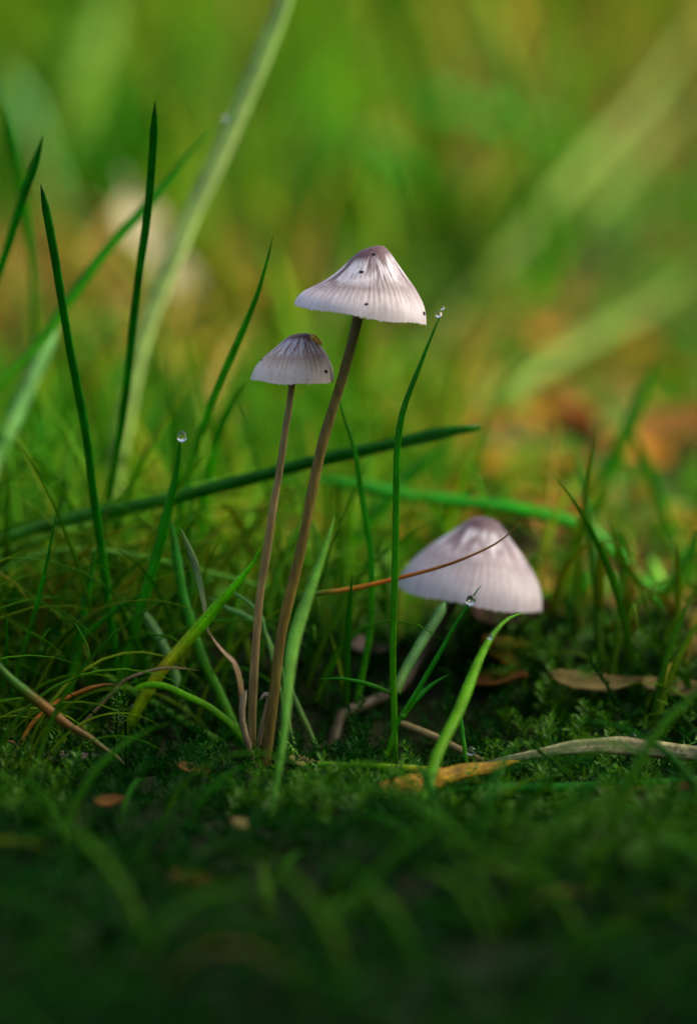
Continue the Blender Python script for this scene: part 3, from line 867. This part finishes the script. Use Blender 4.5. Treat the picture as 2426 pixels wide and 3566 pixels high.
# dry twisted leaf lying in front of the low mushroom
dl = empty('dry_leaf', at(1230, 1740, -14))
tag(dl, 'long dry twisted leaf, grey above and yellow where it turns over', 'dry leaf')
o = B(None, 'greydead', 52, -9, -13, [(1095, 1732), (1150, 1722), (1230, 1708), (1300, 1697), (1380, 1692), (1450, 1698), (1530, 1706), (1640, 1722), (1760, 1750), (1860, 1790)], name='grey_section', parent=dl, tipk=0.75, ground=False, roll=0.05, thick=0.012, fold=0.05, wav=0.12, n=70, basek=0.8)
o['label'] = 'grey-beige weathered half of the dry leaf'
o = B(None, 'yeldead', 46, -10, -24, [(1180, 1728), (1130, 1738), (1060, 1752), (990, 1768), (930, 1782), (870, 1800)], name='yellow_section', parent=dl, tipk=0.6, ground=False, roll=0.1, thick=0.012, fold=0.05, wav=0.14, n=50)
o['label'] = 'ochre yellow half of the dry leaf'


# ------------------------------------------------------------------ fallen leaves
def fallen(label, mat, x, y, lift, length, width, ang, pitch=0.2, roll=0.15, curl=0.25, Y=None, group=None):
    p = ground_hit(x, y) if Y is None else at(x, y, Y)
    p = p + Vector((0, 0, lift))
    NL, NW = 16, 9
    rot = Matrix.Rotation(ang, 3, 'Z') @ Matrix.Rotation(pitch, 3, 'Y') @ Matrix.Rotation(roll, 3, 'X')
    V, t_, u_, F = [], [], [], []
    sd_ = random.random() * 20
    for layer in (0, 1):
        for i in range(NL):
            t = i / (NL - 1)
            wv = width * 0.5 * (math.sin(math.pi * min(1, t ** 0.75)) ** 0.8 + 0.02)
            wv *= 1 + 0.09 * math.sin(t * 55)
            for j in range(NW):
                u = j / (NW - 1) * 2 - 1
                z = curl * length * ((t - 0.5) ** 2 * 1.2) + curl * width * 0.5 * u * u + 0.03 * length * mnoise.noise(Vector((t * 4, u * 2, sd_))) - 0.0003 * layer
                V.append(p + rot @ Vector(((t - 0.5) * length, u * wv, z)))
                t_.append(t); u_.append(u)
    N0 = NL * NW
    for i in range(NL - 1):
        for j in range(NW - 1):
            a = i * NW + j
            F.append((a, a + 1, a + NW + 1, a + NW))
            b = a + N0
            F.append((b, b + NW, b + NW + 1, b + 1))
    ring = [j for j in range(NW)] + [i * NW + NW - 1 for i in range(1, NL)] + [(NL - 1) * NW + j for j in range(NW - 2, -1, -1)] + [i * NW for i in range(NL - 2, 0, -1)]
    for a, b in zip(ring, ring[1:] + ring[:1]):
        F.append((a, a + N0, b + N0, b))
    if 'litter' in label or 'scrap' in label:
        return tag(mesh('fallen_leaf', V, F, M[mat], origin=tuple(p), attrs={'t': ('FLOAT', t_), 'u': ('FLOAT', u_)}), label, 'leaf', group)
    root = empty('fallen_leaf', p)
    tag(root, label, 'leaf', group)
    mesh('leaf_blade', V, F, M[mat], parent=root, attrs={'t': ('FLOAT', t_), 'u': ('FLOAT', u_)})
    s0 = p + rot @ Vector((-0.5 * length, 0, curl * length * 0.3))
    s1 = s0 + rot @ Vector((-0.30 * length, 0.04 * length, 0.04 * length))
    V, F, A = tube_geo(spline([tuple(s0), tuple((s0 + s1) / 2 + Vector((0, 0, 0.001))), tuple(s1)], 6), lambda t: length * 0.018, 6)
    mesh('leaf_stalk', V, F, M[mat], parent=root, attrs=A)
    return root


fallen('pale cream fallen leaf standing tilted behind the tall dark blade', 'l_pale', 322, 570, 0.004, 0.015, 0.009, R(-50), 0.9, 0.4, Y=245)
fallen('whitish fallen leaf beside the cream leaf, behind the broad pale blade', 'l_pale', 405, 675, 0.003, 0.012, 0.008, R(-30), 0.6, 0.7, Y=245)
for a in (
        ('red-orange fallen leaf glowing behind the low mushroom', 'l_red', 1075, 1045, 0.006, 0.0145, 0.0099, R(20)),
        ('dark brown leaf beside the red-orange leaf', 'l_dark', 1150, 1075, 0.004, 0.0198, 0.0124, R(60)),
        ('orange-brown fallen leaf above the red-orange leaf', 'l_ochre', 1150, 965, 0.001, 0.0168, 0.0095, R(10)),
        ('bright orange fallen leaf lying in the sunlit grass', 'l_orange', 1275, 790, 0.001, 0.0179, 0.0113, R(-15)),
        ('rust-coloured leaf under the tall soft blade', 'l_orange', 1445, 1110, 0.006, 0.0172, 0.0112, R(70)),
        ('rust-brown leaf at the edge behind the thin dark blade', 'l_brown', 1545, 1040, 0.006, 0.0198, 0.0136, R(30)),
        ('ochre leaf in the grass above the rust-brown leaf', 'l_ochre', 1540, 880, 0.001, 0.0168, 0.0104, R(100)),
        ('tan fallen leaf far behind the tallest cap', 'l_tan', 1120, 445, 0.001, 0.0297, 0.0174, R(25)),
        ('brown fallen leaf far behind beside the tan leaf', 'l_brown', 1010, 420, 0.008, 0.0396, 0.0248, R(-40)),
        ('tan leaf beside the tallest cap in the sunlit grass', 'l_tan', 1240, 650, 0.001, 0.0198, 0.0122, R(15)),
        ('brown leaf behind the upper part of the broad pale blade', 'l_brown', 560, 430, 0.008, 0.0396, 0.0248, R(50)),
        ('ochre leaf under the slim blade beside the rosy cap', 'l_ochre', 470, 880, 0.006, 0.0198, 0.0124, R(60)),
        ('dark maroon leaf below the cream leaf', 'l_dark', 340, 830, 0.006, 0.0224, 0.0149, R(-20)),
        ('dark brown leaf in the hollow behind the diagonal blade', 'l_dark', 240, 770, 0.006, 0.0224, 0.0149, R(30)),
        ('brown leaf in the grass beside the diagonal blade', 'l_tan', 215, 590, 0.008, 0.0224, 0.0161, R(80)),
        ('yellow-brown leaf behind the dewdrop blade', 'l_ochre', 560, 1010, 0.004, 0.0172, 0.0099, R(-30)),
        ('golden brown leaf behind the blunt end of the crosswise blade', 'l_ochre', 1210, 900, 0.001, 0.0225, 0.0140, R(35)),
        ('copper leaf between the red-orange leaf and the low cap', 'l_orange', 1190, 1120, 0.004, 0.024, 0.016, R(-20)),
        ('golden leaf lying above the crown of the low mushroom', 'l_ochre', 1010, 1080, 0.004, 0.022, 0.015, R(50)),
        ('copper-brown leaf right behind the upright dewy shoot', 'l_orange', 950, 1180, 0.003, 0.020, 0.014, R(5)),
        ('golden leaf in the lawn beside the bright orange leaf', 'l_ochre', 1420, 830, 0.001, 0.0240, 0.0154, R(-40)),
        ('russet leaf beside the dark leaf behind the low mushroom', 'l_red', 1290, 1020, 0.004, 0.024, 0.016, R(75)),
        ('ochre leaf in the lawn behind the rosy cap', 'l_ochre', 640, 700, 0.001, 0.0225, 0.0140, R(20)),
        ('copper leaf in the lawn beyond the slim blade', 'l_orange', 420, 800, 0.001, 0.0195, 0.0126, R(-35)),
        ('dark litter leaf under the rim of the low mushroom', 'l_dark', 1160, 1450, 0.003, 0.0116, 0.0079, R(0)),
        ('ochre litter leaf behind the bright bending blade', 'l_ochre', 1165, 1510, 0.001, 0.0120, 0.0069, R(20)),
        ('brown litter leaf behind the dry twisted leaf', 'l_brown', 1130, 1590, 0.003, 0.0095, 0.0059, R(-25)),
        ('long beige litter leaf lying flat beyond the dry twisted leaf', 'l_tan', 1350, 1618, 0.004, 0.0138, 0.0040, R(4)),
        ('beige litter leaf at the edge beside the long beige one', 'l_tan', 1545, 1625, 0.004, 0.0120, 0.0043, R(-6)),
        ('dark brown leaf behind the crown of the low mushroom', 'l_brown', 1250, 1260, 0.004, 0.0158, 0.0112, R(40)),
        ('dull brown leaf behind the brown stem', 'l_brown', 760, 1250, 0.003, 0.0158, 0.0099, R(10)),
        ('grey-pink litter leaf behind the kinked grey stem', 'l_grey', 830, 1500, 0.002, 0.0071, 0.0041, R(-15)),
        ('grey weathered leaf with orange patch lying on the moss', 'l_grey', 140, 1735, 0.001, 0.011, 0.005, R(10)),
        ('small brown leaf scrap on the moss before the stems', 'l_brown', 440, 1778, 0.002, 0.0048, 0.0024, R(0)),
        ('small tan leaf scrap pressed in the moss before the stems', 'l_tan', 700, 1768, 0.002, 0.0060, 0.0030, R(12)),
        ('brown dead leaf sunk in the dark moss beside the broad flat blade', 'l_brown', 1500, 1850, 0.002, 0.0120, 0.0072, R(-18)),
        ('small pale leaf scrap in the dark front moss', 'l_tan', 545, 1905, 0.002, 0.0036, 0.0024, R(70)),
        ('faint brown leaf scrap in the darkest front moss', 'l_brown', 430, 2030, 0.002, 0.0056, 0.0035, R(30)),
        ('tiny brown leaf scrap on the moss beyond the front hollow', 'l_brown', 250, 1852, 0.002, 0.0045, 0.0027, R(5)),
):
    fallen(*a, pitch=random.uniform(-0.25, 0.25), roll=random.uniform(0.05, 0.5), curl=random.uniform(0.1, 0.35))

for k in range(26):
    mat, word = random.choice((('l_ochre', 'ochre'), ('l_ochre', 'ochre'), ('l_orange', 'copper-coloured'), ('l_brown', 'brown'), ('l_tan', 'tan')))
    fallen('small %s leaf in the litter drift behind the low mushroom' % word, mat, random.uniform(930, 1600), random.uniform(960, 1340), 0.002,
           random.uniform(0.010, 0.019), random.uniform(0.007, 0.012), random.uniform(0, 6.28), random.uniform(-0.5, 0.5), random.uniform(-0.6, 0.6), random.uniform(0.1, 0.4),
           group='leaf drift behind the low mushroom')

# ------------------------------------------------------------------ dewdrops
def drop(label, x, y, Y, r, hang=1.15):
    c = at(x, y, Y)
    V, F = [], []
    seg, rings = 20, 14
    for i in range(rings + 1):
        th = math.pi * i / rings
        for j in range(seg):
            ph = 2 * math.pi * j / seg
            k = 1.0 if math.cos(th) < 0 else hang
            V.append(c + Vector((math.sin(th) * math.cos(ph), math.sin(th) * math.sin(ph), math.cos(th) * k)) * px(r))
    for i in range(rings):
        for j in range(seg):
            F.append((i * seg + j, (i + 1) * seg + j, (i + 1) * seg + (j + 1) % seg, i * seg + (j + 1) % seg))
    tag(mesh('dewdrop', V, F, M['dew'], origin=tuple(c)), label, 'dewdrop', None)


drop('dewdrop hanging on the tip of the blurred green blade in the clump', 413, 992, 10, 11, 1.3)
drop('dewdrop near the tip of the upright shoot beside the tallest cap', 995, 713, 0, 7.5)
drop('tiny dewdrop topping the upright shoot beside the tallest cap', 1004, 699, 0, 4.5)
drop('large clear dewdrop overlapping the rim of the low mushroom', 1068, 1363, -7, 11)
drop('clear dewdrop on the short blade at the foot of the low mushroom', 1069, 1705, -4, 10)
drop('small dewdrop on the bright blade bending below the low cap', 1112, 1446, -15, 6)
drop('tiny dewdrop halfway up behind the bright bending blade', 1050, 1610, -6, 6)
drop('bluish dewdrop on the litter above the dry twisted leaf', 1437, 1673, 2, 9)
drop('dewdrop clinging to the broad pale blade where the diagonal blade meets it', 511, 265, 66, 8)
drop('dewdrop under the browning blade by the grey leaf', 213, 1710, -10, 5)


# ------------------------------------------------------------------ moss and lawn (stuff)
def leaflets(n, base, dirs, nors, length, width, tval, arrs):
    """pointed four-corner leaflets, folded along the middle"""
    V, F, T = arrs
    s = V['n']
    side = np.cross(dirs, nors)
    side /= np.linalg.norm(side, axis=1)[:, None] + 1e-9
    p0 = base
    p1 = base + dirs * (length * 0.42)[:, None] + side * (width * 0.5)[:, None] + nors * (width * 0.22)[:, None]
    p2 = base + dirs * length[:, None]
    p3 = base + dirs * (length * 0.42)[:, None] - side * (width * 0.5)[:, None] + nors * (width * 0.22)[:, None]
    V['l'].append(np.stack([p0, p1, p2, p3], 1).reshape(-1, 3))
    idx = s + np.arange(n)[:, None] * 4
    F.append(np.concatenate([idx + np.array([[0, 1, 2]]), idx + np.array([[0, 2, 3]])]))
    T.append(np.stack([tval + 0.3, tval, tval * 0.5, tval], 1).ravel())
    V['n'] += 4 * n


def sprigs(centres, lens, leans, nl, lw, ll):
    """feathery moss shoots; all arrays"""
    arrs = ({'n': 0, 'l': []}, [], [])
    for (c, L, a) in zip(centres, lens, leans):
        az = rng.uniform(0, 2 * np.pi)
        h = np.array([math.cos(az), math.sin(az), 0])
        k = np.linspace(0.05, 1, nl)
        # bending shoot
        cur = np.outer(k * L * math.cos(a) * (1 - 0.25 * k), [0, 0, 1]) + np.outer(k * L * math.sin(a) * (0.6 + 0.6 * k), h)
        base = np.array(c) + cur
        ax = np.array([0, 0, math.cos(a)]) + h * math.sin(a)
        ph = k * nl * 2.399
        e1 = np.cross(ax, [0.3, 0.9, 0.1]); e1 /= np.linalg.norm(e1)
        e2 = np.cross(ax, e1)
        out = np.outer(np.cos(ph), e1) + np.outer(np.sin(ph), e2)
        d = out * 0.85 + ax * 0.55
        d /= np.linalg.norm(d, axis=1)[:, None]
        nn = ax * 0.85 - out * 0.5
        nn /= np.linalg.norm(nn, axis=1)[:, None]
        ls = ll * (0.65 + 0.5 * rng.random(nl)) * (1 - 0.45 * k ** 3)
        leaflets(nl, base, d, nn, ls, ls * lw, np.clip(1 - k, 0, 1), arrs)
    V = np.concatenate(arrs[0]['l'])
    return V, np.concatenate(arrs[1]), np.concatenate(arrs[2])


def mesh_np(name, V, F, mat, attrs, parent=None):
    me = bpy.data.meshes.new(name)
    me.vertices.add(len(V))
    me.vertices.foreach_set('co', np.asarray(V, dtype=np.float32).ravel())
    n = F.shape[1]
    me.loops.add(F.size)
    me.loops.foreach_set('vertex_index', F.ravel().astype(np.int32))
    me.polygons.add(len(F))
    me.polygons.foreach_set('loop_start', (np.arange(len(F)) * n).astype(np.int32))
    me.polygons.foreach_set('loop_total', np.full(len(F), n, dtype=np.int32))
    for k, v in attrs.items():
        a = me.attributes.new(k, 'FLOAT', 'POINT')
        a.data.foreach_set('value', np.asarray(v, dtype=np.float32))
    me.polygons.foreach_set('use_smooth', np.ones(len(F), dtype=bool))
    me.materials.append(mat)
    me.update(calc_edges=True)
    me.validate()
    o = bpy.data.objects.new(name, me)
    col.objects.link(o)
    return o


def scatter(n, xr, yr, keep=lambda x, y: True, off=-0.001):
    out = []
    while len(out) < n:
        x, y = rng.uniform(*xr), rng.uniform(*yr)
        if keep(x, y):
            out.append((x, y, G(x, y) + off))
    return out


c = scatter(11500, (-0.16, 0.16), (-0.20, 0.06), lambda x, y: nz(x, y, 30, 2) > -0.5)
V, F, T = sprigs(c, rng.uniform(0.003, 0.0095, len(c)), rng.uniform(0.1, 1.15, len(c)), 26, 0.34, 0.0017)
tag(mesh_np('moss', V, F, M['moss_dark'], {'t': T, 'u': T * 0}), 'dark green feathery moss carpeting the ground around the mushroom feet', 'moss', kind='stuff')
c = scatter(2400, (-0.14, 0.14), (-0.075, 0.07), lambda x, y: nz(x, y, 22, 6) > 0.05 - 1.5 * y * (y < 0))  # lighter tufts stop short of the front, so moss colour imitates its shade
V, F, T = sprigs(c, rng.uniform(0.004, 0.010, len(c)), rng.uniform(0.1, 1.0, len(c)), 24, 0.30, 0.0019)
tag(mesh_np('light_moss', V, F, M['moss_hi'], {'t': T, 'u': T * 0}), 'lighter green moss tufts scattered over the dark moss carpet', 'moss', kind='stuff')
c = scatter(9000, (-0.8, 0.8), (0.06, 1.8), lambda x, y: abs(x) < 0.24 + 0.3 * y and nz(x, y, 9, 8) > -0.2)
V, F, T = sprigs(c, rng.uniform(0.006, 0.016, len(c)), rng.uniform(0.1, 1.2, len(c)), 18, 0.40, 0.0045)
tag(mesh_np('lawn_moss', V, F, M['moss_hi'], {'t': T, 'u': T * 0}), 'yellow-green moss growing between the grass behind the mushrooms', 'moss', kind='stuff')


def lawn(name, label, n, xr, yr, hr, wr, keep, bend, vals, lean=None):
    NS = 7 if lean is None else 13
    VV, FF, TT, VA = [], [], [], []
    base = 0
    for _ in range(n):
        while True:
            x, y = rng.uniform(*xr), rng.uniform(*yr)
            if keep(x, y): break
        h = rng.uniform(*hr) * (0.7 + 0.5 * rng.random())
        w_ = rng.uniform(*wr) * 0.5
        az = rng.uniform(0, 2 * np.pi) if lean is None else rng.uniform(*lean) + (np.pi if rng.random() < 0.35 else 0)
        b = rng.uniform(*bend)
        s = np.linspace(0, 1, NS)
        th = 0.08 + b * s                      # angle from upright grows along the blade
        step = h / (NS - 1)
        rr_ = np.cumsum(np.sin(th)) * step
        zz = np.cumsum(np.cos(th)) * step
        d = np.array([math.cos(az), math.sin(az), 0])
        P = np.array([x, y, G(x, y) - 0.003]) + np.outer(rr_, d) + np.outer(zz, [0, 0, 1])
        fa = rng.uniform(-0.9, 0.9) + az + np.pi / 2
        sd2 = np.array([math.cos(fa), math.sin(fa), 0.1])
        nor = np.cross(sd2, np.gradient(P, axis=0)); nor /= np.linalg.norm(nor, axis=1)[:, None] + 1e-9
        ww = w_ * np.minimum(1, (1 - s) * 2.2 + 0.03)
        L = P - np.outer(ww, sd2) + nor * (ww * 0.3)[:, None]
        Rt = P + np.outer(ww, sd2) + nor * (ww * 0.3)[:, None]
        B2 = P - nor * (ww * 0.18)[:, None]
        ring = np.stack([L, P, Rt, B2], 1).reshape(-1, 3)
        VV.append(ring)
        i = np.arange(NS - 1)[:, None] * 4 + base
        for k in range(4):
            FF.append(np.concatenate([i + k, i + (k + 1) % 4, i + (k + 1) % 4 + 4, i + k + 4], 1))
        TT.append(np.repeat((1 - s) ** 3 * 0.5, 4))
        VA.append(np.full(4 * NS, np.clip(rng.normal(vals(x, y), 0.13), 0, 1)))
        base += 4 * NS
    o = mesh_np(name, np.concatenate(VV), np.concatenate(FF), M['lawn'], {'t': np.concatenate(TT), 'v': np.concatenate(VA)})
    return tag(o, label, 'grass', kind='stuff')


wedge = lambda x, y: abs(x) < 0.26 + 0.30 * y
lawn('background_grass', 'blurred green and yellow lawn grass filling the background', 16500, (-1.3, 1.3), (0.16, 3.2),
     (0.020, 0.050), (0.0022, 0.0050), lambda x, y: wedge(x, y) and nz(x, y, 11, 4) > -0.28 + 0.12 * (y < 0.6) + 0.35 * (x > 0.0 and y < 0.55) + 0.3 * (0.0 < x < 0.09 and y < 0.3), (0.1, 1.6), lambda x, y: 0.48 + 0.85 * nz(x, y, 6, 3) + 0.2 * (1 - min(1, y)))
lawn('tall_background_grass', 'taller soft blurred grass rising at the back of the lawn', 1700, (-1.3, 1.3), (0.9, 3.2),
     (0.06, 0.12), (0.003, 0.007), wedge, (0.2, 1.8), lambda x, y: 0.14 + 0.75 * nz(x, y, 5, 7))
lawn('low_grass', 'tangled thin grass and thatch low among the moss behind the stems', 3600, (-0.17, 0.17), (0.014, 0.26),
     (0.012, 0.036), (0.0005, 0.0015), lambda x, y: nz(x, y, 16, 2) > -0.15 - 0.5 * (x < 0) + 0.2 * (x > 0.02) + 0.25 * (x > 0.008 and y > 0.05) and not (abs(x + 0.0125) < 0.006 and y < 0.02) and not (0.0 < x < 0.036 and y < 0.042), (0.3, 2.2), lambda x, y: 0.54 + 0.25 * (x > 0.02) + 0.4 * nz(x, y, 20, 3))
lawn('front_thatch', 'thin dead and green grass pieces lying in the front moss', 110, (-0.14, 0.14), (-0.17, 0.015),
     (0.006, 0.022), (0.0005, 0.0016), lambda x, y: not (abs(x + 0.0125) < 0.007 and y > -0.03), (1.0, 2.2), lambda x, y: 0.40 + 0.7 * nz(x, y, 18, 5))

lawn('tangled_grass', 'dense tangle of fine lit and straw-coloured grass behind the stems', 950, (-0.16, 0.16), (0.020, 0.14),
     (0.020, 0.046), (0.0005, 0.0014), lambda x, y: (x < -0.022 or (x > 0.04 and nz(x, y, 20, 2) > 0.05)), (0.4, 2.4), lambda x, y: 0.54 + 0.45 * nz(x, y, 30, 3), (-0.9, 0.9))
lawn('leaning_background_grass', 'long soft grass leaning slantwise across the sunlit background', 480, (-0.8, 0.8), (0.30, 1.7),
     (0.07, 0.17), (0.0030, 0.0075), wedge, (0.3, 1.3), lambda x, y: 0.66 + 0.4 * nz(x, y, 6, 3), (-0.5, 0.5))

notfeet = lambda x, y: not (abs(x + 0.0125) < 0.006 and y < 0.01)
lawn('crossing_grass', 'soft arching grass criss-crossing low over the moss round the stems', 230, (-0.12, 0.12), (-0.024, 0.055),
     (0.022, 0.050), (0.0006, 0.0015), lambda x, y: notfeet(x, y) and not (-0.040 < x < 0.052 and y > -0.03) and nz(x, y, 35, 8) > -0.15 + 0.35 * (x > -0.005), (1.2, 2.6), lambda x, y: 0.50 + 0.4 * nz(x, y, 30, 3), (-0.7, 0.7))
lawn('front_grass', 'dark blurred grass lying in the moss of the foreground', 260, (-0.12, 0.12), (-0.17, -0.030),
     (0.014, 0.034), (0.0007, 0.0018), notfeet, (1.4, 2.6), lambda x, y: 0.34 + 0.6 * nz(x, y, 25, 6), (-0.8, 0.8))

# ------------------------------------------------------------------ single moss shoots that stand out
def moss_shoot(label, tip, foot, Y, nl, ll, mat='moss_hi'):
    C = curve_at([tip, ((tip[0] + foot[0]) / 2 + 4, (tip[1] + foot[1]) / 2 - 3), foot], Y, Y, 12, True)
    root = empty('moss_shoot', tuple(C[-1]))
    tag(root, label, 'moss shoot')
    V, F, A = tube_geo(C, lambda t: 0.00022, 6)
    mesh('stem', V, F, M['moss_dark'], parent=root, attrs=A)
    arrs = ({'n': 0, 'l': []}, [], [])
    CC = spline([tuple(c) for c in C], nl)
    T = -frames(CC)
    k = np.linspace(1, 0.05, nl)
    ph = np.arange(nl) * 2.399
    e1 = np.cross(T, [0.2, 0.9, 0.1]); e1 /= np.linalg.norm(e1, axis=1)[:, None]
    e2 = np.cross(T, e1)
    out = e1 * np.cos(ph)[:, None] + e2 * np.sin(ph)[:, None]
    d = out * 0.9 + T * 0.5
    d /= np.linalg.norm(d, axis=1)[:, None]
    nn = T * 0.9 - out * 0.5
    ls = ll * (0.7 + 0.4 * rng.random(nl))
    leaflets(nl, CC, d, nn, ls, ls * 0.34, 1 - k, arrs)
    o = mesh_np('foliage', np.concatenate(arrs[0]['l']), np.concatenate(arrs[1]), M[mat], {'t': np.concatenate(arrs[2]), 'u': np.zeros(4 * nl)})
    o['kind'] = 'stuff'
    o.parent = root
    o.matrix_parent_inverse = Matrix.Translation(-root.location)


moss_shoot('feathery moss shoot climbing over the dry twisted leaf', (1205, 1690), (1310, 1790), -16, 60, 0.0016)
moss_shoot('thin moss shoot in front of the grey half of the dry leaf', (1345, 1745), (1370, 1800), -18, 40, 0.0013)
moss_shoot('moss shoot standing among the beige litter leaves', (1510, 1600), (1500, 1690), 8, 40, 0.0016)
moss_shoot('dark moss shoot leaning over the long beige litter leaf', (1340, 1500), (1420, 1640), 14, 50, 0.0018, 'moss_dark')
moss_shoot('star-tipped little moss shoot left of the stem feet', (466, 1690), (474, 1730), -4, 24, 0.0016)
moss_shoot('dewy moss shoot on the cushion beneath the lime blade', (275, 1565), (285, 1650), -3, 44, 0.0013)
moss_shoot('second dewy moss shoot on the cushion beneath the lime blade', (262, 1590), (262, 1670), -4, 40, 0.0013)
moss_shoot('moss shoot beside the browning blade', (195, 1660), (205, 1730), -12, 40, 0.0014)
for k in range(14):
    x, y = 270 + random.uniform(-18, 30), 1595 + random.uniform(-35, 70)
    c = at(x, y, -5)
    o = blob('bead', c, px(random.uniform(1.6, 2.8)), M['dew'], lump=0.0, seg=12)
    tag(o, 'tiny dew bead sparkling on the moss cushion beneath the lime blade', 'dew bead', 'dew beads on the moss cushion')
